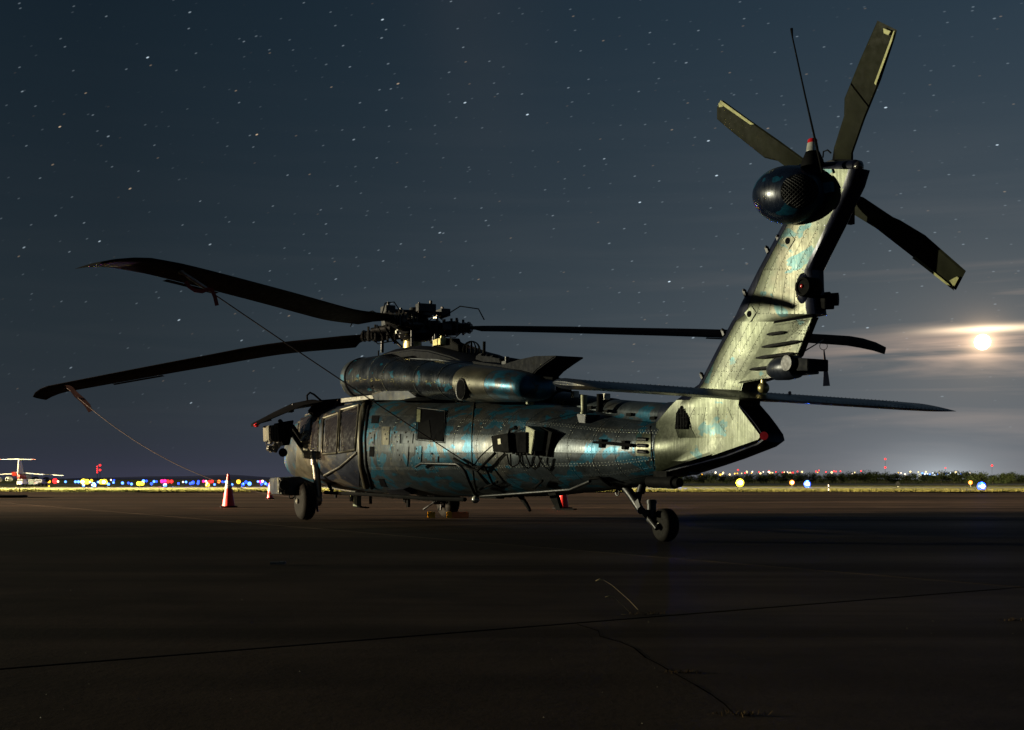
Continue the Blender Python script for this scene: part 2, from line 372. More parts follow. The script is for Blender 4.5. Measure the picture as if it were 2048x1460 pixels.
HS = [(-9.15, .36, .75, 1.36, 2.0), (-8.3, .50, .62, 1.45, 2.0), (-7.6, .66, .57, 1.56, 2.05), (-6.8, .84, .52, 1.67, 2.1), (-6, .98, .475, 1.74, 2.15), (-5.3, 1.09, .46, 1.79, 2.2), (-4.6, 1.16, .45, 1.84, 2.3),
      (-3.6, 1.2, .44, 1.92, 2.4), (-2.5, 1.2, .45, 2.0, 2.5), (-1.2, 1.2, .455, 2.04, 2.5), (0, 1.2, .47, 2.06, 2.5), (1.3, 1.15, .52, 2.06, 2.5), (2.2, 1.03, .58, 1.9, 2.6), (2.8, .85, .63, 1.55, 2.4), (3.3, .55, .70, 1.25, 2.2), (3.6, .1, .88, 1.02, 2.)]
hx = [s[0] for s in HS]; hw, hb, ht, hn = [pch(hx, [s[k] for s in HS]) for k in (1, 2, 3, 4)]
def hull(x, a, off=0.):
    x0_ = x; x = max(x, -9.15)
    w, b, t, n = hw(x), hb(x), ht(x), hn(x); zc = (b+t)/2; h = (t-b)/2; c, s = math.cos(a), math.sin(a)
    y = w*math.copysign(abs(c)**(2/n), c); z = h*math.copysign(abs(s)**(2/n), s)
    if off:
        ny = math.copysign(abs(y/w)**(n-1)/w, y) if w > .01 else 0; nz = math.copysign(abs(z/h)**(n-1)/h, z); l = math.hypot(ny, nz) or 1
        y += ny/l*off; z += nz/l*off
    return Vector((x0_, y*.55 if x0_ < -9.2 else y, zc+z))
def hull_a(x, z):   # angle parameter of a point at height z on the left side
    b, t, n = hb(x), ht(x), hn(x); zc = (b+t)/2; h = (t-b)/2; r = max(min((z-zc)/h, .995), -.995)
    s = math.copysign(abs(r)**(n/2), r); return math.asin(s)
def on_hull(px, py, off=.0):
    y = 1.0
    for _ in range(12):
        p = at(px, py, y); a = hull_a(p.x, p.z); q = hull(p.x, a, off); y = .5*y+.5*q.y
    return hull(p.x, hull_a(p.x, p.z), off)
NA = 64
b = MB(); xs = [-9.4]+list(np.linspace(-9.15, 2.2, 60))+[2.4, 2.6, 2.8, 3., 3.15, 3.3, 3.42, 3.52, 3.58, 3.6]
b.loft([[hull(x, 2*math.pi*k/NA) for k in range(NA)] for x in xs])
fuselage = b.build('fuselage', M_skin, heli, smooth=50)
# skin panels, each standing a few millimetres proud with its rivets along the edges
riv = MB()
def rivet(p, n, r=.0068, h=.0034, B=None):
    B = B or riv; n = n.normalized(); u = n.orthogonal().normalized(); w = n.cross(u); p = Vector(p); k = len(B.v)
    B.add([p+(u*math.cos(i*math.pi/3)+w*math.sin(i*math.pi/3))*r for i in range(6)]+[p+n*h], [(i, (i+1) % 6, 6) for i in range(6)])
def hull_n(x, a): 
    du = hull(x, a+.01)-hull(x, a-.01); dv = hull(x+.02, a)-hull(x-.02, a); n = du.cross(dv)
    return n if n.y > 0 or n.z*math.sin(a) > 0 else -n
FX = [-9.13, -8.84, -8.50, -8.12, -7.72, -7.30, -6.86, -6.42, -5.98, -5.45, -4.85, -4.2, -3.55, -3.0, -2.52]
FA = [R(d) for d in (-78, -58, -40, -22, -4, 14, 34, 58)]
def hpanel(x0, x1, a0, a1, off=.004, name='skin_panel', mat=None, nu=5, nv=4, rv=True, parent=None):
    gx = .004; ga_ = .004/max(hw((x0+x1)/2), .3)
    x0 += gx; x1 -= gx; a0 += ga_; a1 -= ga_; b = MB(); G = []
    for i in range(nu+1):
        for j in range(nv+1): G.append(hull(x0+(x1-x0)*i/nu, a0+(a1-a0)*j/nv, off))
    n = nv+1; fs = [(i*n+j, (i+1)*n+j, (i+1)*n+j+1, i*n+j+1) for i in range(nu) for j in range(nv)]
    rim = [i*n for i in range(nu+1)]+[nu*n+j for j in range(1, n)]+[i*n+nv for i in range(nu-1, -1, -1)]+[j for j in range(nv-1, 0, -1)]
    low = [G[k]+(Vector((G[k].x, 0, (hb(G[k].x)+ht(G[k].x))/2))-G[k]).normalized()*(off+.006) for k in rim]
    m = len(rim); base_ = len(G); b.add(G+low, fs+[(rim[k], rim[(k+1) % m], base_+(k+1) % m, base_+k) for k in range(m)])
    if rv:
        dxm = .016; L = x1-x0; k = max(int(L/.055), 2)
        for q in range(k+1):
            x = x0+dxm+(L-2*dxm)*q/k
            for a in (a0+.016/hw(x), a1-.016/hw(x)): p = hull(x, a, off); rivet(p, hull_n(x, a))
        H = (hull(x0, a1)-hull(x0, a0)).length; k = max(int(H/.055), 2)
        for q in range(1, k):
            a = a0+(a1-a0)*q/k
            for x in (x0+dxm, x1-dxm): p = hull(x, a, off); rivet(p, hull_n(x, a))
    return b.build(name, mat or M_skin, parent or fuselage, smooth=40)
for i in range(len(FX)-1):
    for j in range(len(FA)-1): hpanel(FX[i], FX[i+1], FA[j], FA[j+1], off=.004+.0012*((i*3+j*5) % 3))
riv.build('rivet', M_rivet, fuselage, smooth=0, kind='stuff')
def patch(name, mat, P, off, thick=.02, nu=6, nv=4, parent=None, **k):
    """four pixel corners (TL, TR, BR, BL) laid on the left side of the hull as a thin curved plate"""
    b = MB(); top = []; q = [Vector((*p, 0)) for p in P]
    for i in range(nu+1):
        for j in range(nv+1):
            u, v = i/nu, j/nv; p = (q[0]*(1-u)+q[1]*u)*(1-v)+(q[3]*(1-u)+q[2]*u)*v; top.append((p.x, p.y))
    n = nv+1; T = [on_hull(*p, off) for p in top]; B = [on_hull(*p, off-thick) for p in top]; m = len(T)
    fs = [(i*n+j, (i+1)*n+j, (i+1)*n+j+1, i*n+j+1) for i in range(nu) for j in range(nv)]; fs += [tuple(x+m for x in f) for f in fs]
    rim = [i*n for i in range(nu+1)]+[nu*n+j for j in range(1, n)]+[i*n+nv for i in range(nu-1, -1, -1)]+[j for j in range(nv-1, 0, -1)]
    fs += [(rim[k], rim[(k+1) % len(rim)], m+rim[(k+1) % len(rim)], m+rim[k]) for k in range(len(rim))]
    b.add(T+B, fs); return b.build(name, mat, parent or fuselage, smooth=30, **k)
def strip(name, mat, pts, wid, off=.012, parent=None, r=None, n=6):
    """round-sectioned moulding following pixel points on the hull"""
    P = []
    for (a, c), (d, e) in zip(pts, pts[1:]):
        k = max(int(math.hypot(d-a, e-c)/12), 1)
        for q in range(k): P.append(on_hull(a+(d-a)*q/k, c+(e-c)*q/k, off))
    P.append(on_hull(*pts[-1], off)); b = MB(); b.tube(P, wid, n=n); return b.build(name, mat, parent or fuselage, smooth=60)
# sliding cabin door with two windows, its curved rear frame, cockpit door and its panes
door = patch('sliding_door', M_navy, [(642, 800), (722, 800), (718, 972), (640, 970)], .014, .02, 10, 12)
patch('door_window', M_glass, [(651, 842), (676, 832), (672, 903), (648, 905)], .020, .012, 3, 5, door)
patch('door_window', M_glass, [(684, 826), (716, 815), (708, 897), (681, 902)], .020, .012, 3, 5, door)
for P in ([(647, 838), (678, 828), (674, 906), (645, 908), (647, 838)], [(681, 822), (718, 812), (711, 900), (678, 905), (681, 822)]):
    strip('window_frame', M_worn, P, .022, .018, door)
strip('shadow_edge_strip', M_metal, [(648, 949), (680, 932), (713, 905)], .018, .03, door)  # pale strip standing in for the lit edge of the wing strut's shadow
strip('door_rear_frame', M_worn, [(733, 797), (726, 830), (722, 880), (724, 930), (733, 972)], .062, .0, fuselage, n=10)
strip('door_seal', M_dark, [(741, 798), (735, 830), (732, 880), (734, 930), (744, 976)], .030, .0, fuselage, n=8)
cd_ = patch('cockpit_door', M_worn, [(597, 832), (638, 822), (634, 960), (590, 950)], .010, .02, 6, 10)
patch('cockpit_window', M_glass, [(601, 838), (621, 832), (618, 878), (597, 883)], .018, .012, 3, 4, cd_)
patch('cockpit_window', M_glass, [(624, 846), (636, 843), (634, 905), (621, 905)], .018, .012, 2, 4, cd_)
strip('window_frame', M_metal, [(598, 835), (623, 828), (620, 882), (594, 887), (598, 835)], .014, .014, cd_)
# cabin opening, small vents, access panels
gw = patch('gunner_window', M_dark, [(836, 820), (888, 826), (886, 884), (834, 878)], .022, .02, 6, 6)  # flat black plate, the shade inside the opening put into its colour
patch('seat_back', M_black, [(838, 850), (858, 842), (862, 876), (838, 876)], .03, .008, 3, 3, gw)
strip('window_rim', M_dmetal, [(834, 818), (890, 824), (888, 886), (832, 880), (834, 818)], .007, .02, gw)
patch('window_hinge', M_olive, [(834, 822), (841, 823), (840, 846), (833, 845)], .032, .02, 2, 3, gw)
for P in ([(744, 832), (758, 832), (756, 847), (742, 847)], [(739, 893), (748, 893), (747, 913), (738, 913)], [(757, 957), (767, 957), (773, 972), (762, 972)]):
    patch('vent_opening', M_dark, P, .014, .02, 2, 2)
for P in ([(763, 854), (779, 854), (777, 890), (763, 890)], [(782, 893), (817, 893), (814, 932), (780, 932)], [(829, 893), (843, 893), (841, 926), (828, 926)], [(783, 868), (800, 868), (799, 887), (782, 887)], [(802, 868), (826, 868), (824, 887), (801, 887)],
          [(737, 868), (748, 868), (747, 890), (737, 890)], [(855, 912), (876, 912), (875, 926), (854, 926)]):
    ap = patch('access_panel', M_skin if P[0][0] != 763 else M_worn, P, .018, .02, 5, 5)
    cx_, cy_ = sum(p[0] for p in P)/4, sum(p[1] for p in P)/4
    b = MB()
    for k in range(3):
        q = on_hull(cx_-3+k*3, cy_-12+9*k, .019); b.cyl(q-Vector((0, .004, 0)), q+Vector((0, .006, 0)), .016, n=8)
    b.build('latch', M_dmetal, ap)
# raised frame seam behind the cabin, louvres and the black handle bar
strip('frame_seam', M_worn, [(949, 803), (946, 830), (944, 870), (944, 920), (948, 960), (953, 985)], .012, .004)
lp = patch('louvre_panel', M_fin, [(1272, 866), (1301, 869), (1301, 913), (1271, 911)], .010, .012, 4, 4)
for y in (879, 891, 902.5):
    b = MB(); b.tube([on_hull(1276, y, .012), on_hull(1285, y+.3, .016), on_hull(1294, y+.8, .012)], .022, n=10); b.build('louvre', M_dmetal, lp)
    b = MB(); b.tube([on_hull(1277, y-.5, .026), on_hull(1293, y+.2, .026)], .010, n=8); b.build('louvre_slot', M_dark, lp)
b = MB(); b.tube([on_hull(1187, 886, .035), on_hull(1225, 888.5, .045), on_hull(1263, 891.5, .04)], [.014, .020, .022]); 
for x, y in ((1206, 887), (1252, 890)): q = on_hull(x, y, .0); b.box(q+Vector((0, .015, 0)), (.07, .05, .10))
b.build('towing_handle', M_black, heli)
strip('fold_hinge_gap', M_dark, [(1302, 853), (1304, 870), (1305, 895), (1308, 920), (1310, 938)], .018, -.006)
# underside plate and steps along the lower cabin edge
strip('lower_rail', M_metal, [(662, 981), (700, 984), (780, 987)], .022, .02)
b = MB(); b.hexa([on_hull(786, 975, .01), on_hull(818, 973, .01), on_hull(836, 982, .02), on_hull(795, 990, .05)], (0, .10, -.03)); b.build('step_fairing', M_navy, heli)
# ---- electronics boxes on the left side
def obox(name, mat, P, y0, d, parent=heli, bevel=.006, **k):
    b = MB(); b.hexa([at(*p, y0) for p in P], d); return b.build(name, mat, parent, bevel=bevel, smooth=30, **k)
Y0 = on_hull(1000, 885).y; Y1_ = on_hull(1032, 885).y; Y2_ = on_hull(1058, 885).y; Y3_ = on_hull(1085, 885).y
bx = obox('equipment_box', M_black, [(982, 872), (1015, 866), (1018, 903), (986, 904)], Y0+.10, (0, -.30, 0))
obox('box_label', M_tape, [(995, 878), (1000.5, 877), (1001.5, 888), (996, 889)], Y0+.104, (0, -.01, 0), bx, 0)
obox('equipment_box', M_dark, [(1016, 865), (1052, 864), (1052, 905), (1018, 904)], Y1_+.08, (0, -.28, 0))
bc = obox('equipment_box', M_olive, [(1052, 852), (1069, 861), (1062, 909), (1046, 899)], Y2_+.10, (-.04, -.34, 0)); bc['label'] = 'olive-faced equipment box'
obox('equipment_box', M_black, [(1070, 862), (1082, 854), (1104, 865), (1094, 914), (1066, 911)], Y3_+.02, (0, -.25, 0))
b = MB()
for k in range(10):
    b.box(at(1012+k*7, 906+random.uniform(-2, 3), Y2_+.02), (.05, .10, .05))
b.tube([at(1018, 866, Y0+.05), at(1020, 859, Y0+.05), at(1030, 856, Y0+.05), at(1034, 857, Y0+.05)], .016); b.sphere(at(1031, 855.5, Y0+.05), .028)
b.build('mounting_bracket', M_black, heli)
for P in ([(1014, 906), (1018, 922), (1026, 927), (1037, 922), (1042, 908)], [(1052, 908), (1060, 924), (1070, 931), (1078, 926), (1081, 912)], [(1021, 906), (1022, 925)], [(1070, 910), (1067, 918), (1072, 930), (1079, 920), (1084, 912)]):
    b = MB(); b.tube([on_hull(x, y, .10) for x, y in P], .010); b.build('cable', M_black, heli)
# pipe running along the flank and its brackets
def hullpipe(pts, r, off, name='fuel_pipe', mat=M_dmetal):
    P = []
    for (a, c), (d, e) in zip(pts, pts[1:]):
        for q in range(3): P.append(on_hull(a+(d-a)*q/3, c+(e-c)*q/3, off))
    P.append(on_hull(*pts[-1], off)); b = MB(); b.tube(P, r, n=8); return b.build(name, mat, heli, smooth=60)
hullpipe([(832, 928), (843, 922), (913, 923), (922, 928), (931, 936), (938, 952), (948, 972), (955, 979), (1000, 976), (1050, 972), (1100, 968), (1140, 965), (1180, 950)], .020, .10)
hullpipe([(940, 930), (968, 928), (975, 938), (986, 960), (1004, 968)], .014, .07, 'brace_pipe', M_black)
hullpipe([(1180, 950), (1200, 948), (1222, 962)], .02, .06, 'brace_pipe', M_black)
for a, c in (((1070, 968), (1085, 955)), ((960, 972), (995, 958))): hullpipe([a, c], .016, .05, 'brace_pipe', M_black)
# ---- upper deck
def ell(x, cy, cz, ry, rz, n=2.2, N=36, rot=0):
    out = []
    for k in range(N):
        a = 2*math.pi*k/N; c, s = math.cos(a), math.sin(a)
        out.append(Vector((x, cy+ry*math.copysign(abs(c)**(2/n), c), cz+rz*math.copysign(abs(s)**(2/n), s))))
    return out
def smooth_loft(secs, n=28, N=36, name='', mat=None, parent=heli, sy=1, cn=2.2):
    secs = sorted(secs); xs = [s[0] for s in secs]; f = [pch(xs, [s[k] for s in secs]) for k in range(1, 5)]; b = MB()
    X = np.linspace(xs[0], xs[-1], n)
    b.loft([ell(x, sy*f[0](x), f[1](x), f[2](x), f[3](x), cn, N) for x in X]); return b.build(name, mat, parent, smooth=50)
# centre fairing: (x, cy, cz, ry, rz)
def topz(px, py, y=.3): return at(px, py, y)
ft = []
for px, py in ((762, 706), (790, 696), (838, 690), (868, 692), (915, 704), (945, 717), (1000, 736), (1040, 752), (1062, 772)):
    p = topz(px, py); zb = 1.55; ft.append((p.x, 0, (p.z+zb)/2, .50 if px < 1000 else .42, (p.z-zb)/2))
ft.append((.6, 0, 1.9, .45, .2))
ft = [f for f in ft if f[0] <= .7]
pf = [(752, 735), (768, 707), (792, 698), (838, 691), (870, 693), (915, 705), (945, 718), (1000, 737), (1036, 754), (1046, 778), (1020, 800), (900, 800), (756, 800)]
pA = [at(x, y, .34) for x, y in pf]; pB = [Vector((p.x, -.34, p.z)) for p in pA]; pA2 = [Vector((p.x, .46, p.z if i > 9 else p.z-.07)) for i, p in enumerate(pA)]; pB2 = [Vector((p.x, -.46, p.z)) for p in pA2]
b = MB(); b.loft([pA2, pA, pB, pB2]); b.build('rotor_pylon_fairing', M_matte, heli, smooth=30, bevel=.02)
p0 = at(775, 796, .8)
for sy in (1, -1):
    # air intake, cowling, exhaust section, each its own part
    b = MB(); x0 = -.96
    rings = [ell(x, sy*.76, 2.375-(x0-x)*.035, r, r, 2, 40) for x, r in ((x0-.10, .20), (x0-.02, .235), (x0+.015, .27), (x0, .305), (x0-.06, .325), (x0-.17, .335), (x0-.30, .335))]
    b.loft(rings); b.build('intake_lip', M_skin, heli, smooth=60)
    b = MB(); b.lathe((x0-.30, sy*.76, 2.363), (-1, 0, 0), [(0, .33), (0, .348), (.05, .348), (.05, .33)], 40); b.build('intake_band', M_dark, heli)
    b = MB(); b.loft([ell(x, sy*.76, 2.375+(x+.96)*.035, r, r, 2, 48) for x, r in ((x0-.35, .335), (x0-.7, .338), (x0-1.1, .34), (x0-1.5, .342))]); b.build('engine_intake_duct', M_gloss, heli, smooth=60)
    secs = [(-2.42, .77, 2.32, .335, .335), (-2.5, .78, 2.31, .37, .325), (-2.7, .79, 2.285, .41, .31), (-3.0, .80, 2.25, .42, .30), (-3.6, .79, 2.19, .42, .29), (-4.3, .77, 2.12, .41, .28), (-5.0, .75, 2.05, .40, .265), (-5.52, .74, 1.985, .385, .255)]
    secs0 = list(secs)
    if sy < 0: secs = secs[:4]+[(-4.0, .78, 2.12, .36, .3), (-4.25, .78, 2.1, .1, .1)]
    ec = smooth_loft(secs, 30, 44, 'engine_cowling', M_gloss, sy=sy)
    secs = [(-5.53, .74, 1.985, .385, .255), (-5.95, .71, 1.95, .375, .235), (-6.32, .69, 1.91, .36, .215)]
    if sy < 0: continue
    ep = smooth_loft(secs, 8, 44, 'exhaust_panel', M_worn, sy=sy)
    secs = [(-6.33, .69, 1.91, .36, .215), (-6.55, .68, 1.89, .35, .205), (-6.8, .66, 1.86, .32, .185), (-6.95, .65, 1.845, .29, .16), (-7.03, .64, 1.84, .22, .12), (-7.06, .64, 1.84, .10, .05)]
    smooth_loft(secs, 26, 40, 'exhaust_fairing', M_skin, sy=sy)
    if sy > 0:
        c = at(924, 779, 1.09); b = MB(); b.lathe(c+Vector((0, -.05, 0)), (0, 1, 0), [(0, .135), (.06, .15), (.075, .142), (.07, .12), (.02, .115), (-.2, .11)], 28); b.build('exhaust_port', M_dmetal, ep, smooth=50); b = MB(); b.cyl(c+Vector((0, -.02, 0)), c+Vector((0, .028, 0)), .125, n=24); b.build('port_opening', M_dark, ep)  # dark disc put in for the shade inside the port
        b = MB()
        for k in range(18): rivet(c+Vector((math.cos(k*math.pi/9)*.175, .045, math.sin(k*math.pi/9)*.175)), Vector((0, 1, 0)), .008, .006, b)
        b.build('rivet', M_rivet, ep, kind='stuff')
        b = MB()
        for px_ in (742, 743.5):
            pass
        for k in range(40):
            a = R(-70+k*3.6); y = .76+math.cos(a)*.345; z = 2.322+math.sin(a)*.345; rivet((-2.40, y, z), Vector((0, math.cos(a), math.sin(a))), .008, .008, b)
        b.build('rivet', M_rivet, ec, kind='stuff')
        for xs_ in (-3.25, -4.35, -5.1):
            b = MB(); prm = [pch([s[0] for s in sorted(secs0)], [s[k] for s in sorted(secs0)])(xs_) for k in range(1, 5)]
            rr_ = ell(xs_, prm[0], prm[1], prm[2]+.002, prm[3]+.002, 2.2, 44); b.tube([p for p in rr_ if p.y > .55 and p.z > prm[1]-.36], .0035, n=4); b.build('cowling_seam', M_dark, ec)
            b = MB()
            for q_ in range(60):
                a = R(-80+q_*2.7); y_ = prm[0]+(prm[2]+.001)*math.copysign(abs(math.cos(a))**(2/2.2), math.cos(a)); z_ = prm[1]+(prm[3]+.001)*math.copysign(abs(math.sin(a))**(2/2.2), math.sin(a)); rivet((xs_+.03, y_, z_), Vector((0, math.cos(a), math.sin(a))), .006, .004, b)
            b.build('rivet', M_rivet, ec, kind='stuff')
        c = at(749, 769, 1.1); b = MB(); b.cyl(c-Vector((0, .2, 0)), c+Vector((0, .02, 0)), .075, n=14); b.cyl(c, c+Vector((0, .06, 0)), .045, n=10); b.cyl(c+Vector((.03, .0, .06)), c+Vector((.03, .05, .12)), .02)
        b.build('drain_fitting', M_black, ec)
# deck plate under the engines, gutters, engine support
b = MB(); b.hexa([at(682, 797, .95), at(745, 790, .95), at(747, 797, .95), at(682, 805, .95)], (0, -.5, 0)); b.build('intake_support', M_metal, heli)
b = MB(); P = [at(x, y, 1.08) for x, y in ((746, 789), (770, 781), (788, 773), (806, 772), (818, 781), (832, 792))]
b.tube(P, .022); b.build('cowling_gutter', M_metal, heli)
b = MB(); b.hexa([at(746, 790, 1.12), at(788, 775, 1.12), at(806, 774, 1.12), at(832, 794, 1.12), at(800, 800, 1.12), at(750, 800, 1.12)], (0, -.5, 0)); b.build('deck_fairing', M_navy, heli)
b = MB()
for k in range(60):
    x = 815+k*2.3; rivet(on_hull(x, 795+(x-815)*.055+1.5, .01), Vector((0, .7, .7)), .010, .008, b)
b.build('deck_rivets', M_rivet, fuselage, kind='stuff')
strip('deck_gutter', M_worn, [(684, 806), (720, 801), (760, 797)], .014, .02)
b = MB(); b.hexa([at(812, 716, .82), at(870, 718, .82), at(960, 735, .82), at(1044, 764, .82), at(1046, 776, .82), at(960, 757, .82), at(900, 746, .82), at(826, 733, .82)], (0, -.5, 0)); b.build('cowling_shoulder', M_navy, heli, bevel=.025)
# upswept exhaust duct: deep body with a flared lip
for sy in (1,):
    prof = [(942, 722), (1000, 730), (1040, 718), (1068, 712), (1108, 711), (1111, 713), (1092, 726), (1072, 741), (1062, 752), (1056, 768), (1052, 784), (1032, 778), (1000, 768), (962, 752)]
    b = MB(); Y1, Y2 = (.66, .25) if sy > 0 else (.30, .1)
    A = [at(x, y, Y1) for x, y in prof]; B_ = [Vector((p.x, Y2, p.z)) for p in A]
    if sy < 0: A = [Vector((p.x, -.25, p.z)) for p in A]; B_ = [Vector((p.x, -.62, p.z)) for p in A]
    n = len(prof); b.add(A+B_, [tuple(range(n)), tuple(range(n, 2*n))]+[(i, (i+1) % n, n+(i+1) % n, n+i) for i in range(n)])
    b.build('exhaust_duct', M_matte, heli, bevel=.02, smooth=35)
b = MB(); b.hexa([at(1004, 747, .45), at(1008, 746, .45), at(1025, 756, .45), at(1022, 757, .45)], (0, .012, 0)); b.build('duct_marking', M_pale, heli)
b = MB(); q = at(1014, 727, .44); b.box(q, (.12, .1, .06)); b.cyl(q+Vector((0, 0, .0)), q+Vector((0, 0, .09)), .03); b.build('deck_fitting', M_dmetal, heli)
# deck equipment lumps between fairing and duct
b = MB()
b.hexa([at(952, 710, .3), at(975, 713, .3), at(998, 717, .3), at(1004, 732, .3), at(950, 722, .3)], (0, -.4, 0)); b.box(at(965, 711, .2), (.12, .1, .05)); b.box(at(986, 715, .2), (.16, .1, .04)); b.sphere(at(976, 713, .2), .04)
b.build('deck_equipment', M_matte, heli, bevel=.01)
b = MB(); b.hexa([at(880, 676, .25), at(903, 676, .25), at(905, 682, .25), at(916, 690, .25), at(918, 708, .25), at(872, 704, .25), (at(874, 688, .25))], (0, -.14, 0)); b.build('transmission_oil_cooler', M_black, heli, bevel=.01)
b = MB(); b.box(at(877, 685, .3), (.16, .12, .09)); b.box(at(884, 683, .32), (.10, .1, .10)); b.cyl(at(884, 679, .3), at(884, 672, .3), .03); b.build('hydraulic_block', M_brass, heli, bevel=.006)
b = MB(); b.tube([at(916, 703, .1), at(932, 711, .1), at(946, 716, .1)], .05); b.build('deck_strut', M_navy, heli)
# ---- antennas on the deck
b = MB(); q = at(943, 700, .1)
for k in range(6):
    a = k*math.pi/6
    b.tube([q+Vector((math.cos(a)*.13*math.cos(t), math.sin(a)*.13*math.cos(t), .13*math.sin(t))) for t in np.linspace(-math.pi/2, 1.5*math.pi, 21)], .008, n=5)
b.cyl(q-Vector((0, 0, .13)), q-Vector((0, 0, .26)), .03, .045); b.cyl(q+Vector((0, 0, -.13)), q+Vector((0, 0, .13)), .012)
b.build('cage_antenna', M_black, heli)
b = MB(); b.cyl(at(968, 716, .1), at(968.5, 683, .1), .022); b.build('stub_antenna', M_black, heli)
b = MB(); q = at(1061, 778, .62); b.box(at(1061, 777, .62), (.05, .10, .40), Matrix.Rotation(R(2), 3, 'X')); b.build('blade_antenna_mast', M_olive, heli, bevel=.006)
b = MB(); b.hexa([at(1055, 766, .68), at(1066, 769, .68), at(1065, 774, .68), at(1056, 771, .68)], (0, .01, 0)); b.build('reflective_tape', M_tape, heli)
b = MB(); b.tube([at(1064, 753.5, .6), at(1107, 757, .6)], .018); b.build('whip_arm', M_black, heli)
# ---- drive shaft cover along the tail cone
cov = []
for px, py in ((1062, 774), (1120, 782), (1180, 791), (1240, 799), (1290, 803), (1345, 806)):
    p = at(px, py, .0); cov.append((p.x, p.z))
cx0 = pch([c[0] for c in sorted(cov)], [c[1] for c in sorted(cov)])
def cover(xa, xb, name, mat, dr=0.):
    b = MB(); rings = []
    for x in np.linspace(xa, xb, 14):
        zt = cx0(x); r = .20; zl = ht(x)-.04; ring = [Vector((x, .22+dr, zl))]
        for k in range(13): a = math.pi*k/12; ring.append(Vector((x, math.cos(a)*(.19+dr), zt-.17+math.sin(a)*(.17+dr))))
        ring.append(Vector((x, -.22-dr, zl))); rings.append(ring)
    b.loft(rings); return b.build(name, mat, heli, smooth=40)
e = [at(1062, 790, .2).x, at(1093, 790, .2).x, at(1100, 795, .2).x, at(1195, 812, .2).x, at(1203, 815, .2).x, at(1313, 830, .2).x, at(1350, 836, .2).x]
cover(e[1], e[0], 'drive_shaft_cover', M_navy); cover(e[2], e[1], 'cover_strap', M_dark, .006); cover(e[3], e[2], 'drive_shaft_cover', M_skin)
cover(e[4], e[3], 'cover_strap', M_dark, .008); cover(e[5], e[4], 'drive_shaft_cover', M_skin); cover(e[6], e[5]-.01, 'drive_shaft_cover', M_navy, .012)
for px, py, t in ((1168, 790, M_olive), (1200, 788, M_black)):
    z0 = 826 if t == M_olive else 822
    b = MB(); q0, q1 = at(px, z0, .32), at(px, py, .32); b.cyl(q0, q1, .038, .042, n=12); b.cyl(q0-Vector((0, 0, .01)), q0+Vector((0, 0, .01)), .05); b.build('antenna_post', t, heli)
for px in (1150, 1212):
    b = MB(); q0, q1 = at(px, 808 if px < 1200 else 812, .22), at(px, 782 if px < 1200 else 788, .22); b.box((q0+q1)/2+Vector((0, 0, .04)), (.08, .08, (q1-q0).length*.5)); b.build('antenna_foot', M_metal, heli, bevel=.006)
obox('post_bracket', M_navy, [(1153, 828), (1171, 829), (1170, 846), (1157, 845)], on_hull(1162, 840).y+.05, (0, -.2, 0))
for px, py in ((1127, 806), (1180, 815), (1214, 822), (1259, 829), (1306, 836)):
    b = MB(); b.box(at(px, py, .215), (.10, .03, .035)); b.build('cover_latch', M_black, heli)
# ---- main rotor mast and head
HUB = Vector((-1.66, 0, 3.19))
b = MB(); b.lathe((HUB.x+.13, 0, 2.85), (0, 0, 1), [(0, .15), (.02, .155), (.36, .15), (.37, .12)], 28); b.build('rotor_mast', M_brass, heli, smooth=50)
b = MB(); b.lathe((HUB.x-.05, 0, 2.98), (0, 0, 1), [(0, .17), (.04, .26), (.10, .32), (.14, .32), (.17, .3), (.18, .1)], 24)
for k in range(12):
    a = k*math.pi/6; b.cyl((HUB.x+.27*math.cos(a), .27*math.sin(a), 3.03), (HUB.x+.27*math.cos(a), .27*math.sin(a), 3.20), .025, n=8)
b.build('swashplate', M_dmetal, heli, smooth=40)
hubp = MB(); hubp.lathe(HUB-Vector((0, 0, .10)), (0, 0, 1), [(0, .22), (.03, .30), (.16, .30), (.2, .24), (.28, .2), (.30, .28), (.34, .28), (.36, .12), (.44, .10), (.45, .02)], 24)
rotor_hub = hubp.build('rotor_hub', M_dmetal, heli, smooth=40)
def loc_dir(phi): a = R(phi); X, Y = math.cos(a), math.sin(a); return Vector((-S_*X+C_*Y, -(C_*X+S_*Y), 0))
def station(phi, px, py):   # where the sight line meets the vertical plane through a blade: (radius, height)
    d = loc_dir(phi); n = Vector((-d.y, d.x, 0)); p = atp(px, py, HUB, n); return (p-HUB).dot(d), p.z
BL = [(-110.6, 7.66, [(790, 640), (680, 622), (560, 589), (450, 560), (350, 535), (290, 524)], 0, 'front left'),
      (158.6, 8.12, [(715, 676), (560, 692), (400, 720), (250, 748), (130, 771)], 0, ''),
      (-20.5, 7.45, [(935, 656), (1100, 657), (1250, 660), (1430, 664), (1650, 675), (1740, 681)], 0, ''),
      (69.4, 7.6, None, 0, '')]
def airfoil(n=9, thick=.10):
    xs_ = [(1-math.cos(math.pi*i/n))/2 for i in range(n+1)]
    yt = lambda x: thick*5*(.2969*math.sqrt(x)-.126*x-.3516*x*x+.2843*x**3-.1015*x**4)
    return [(x, yt(x)) for x in xs_]+[(x, -yt(x)*.7) for x in xs_[-2:0:-1]]
AF = airfoil()
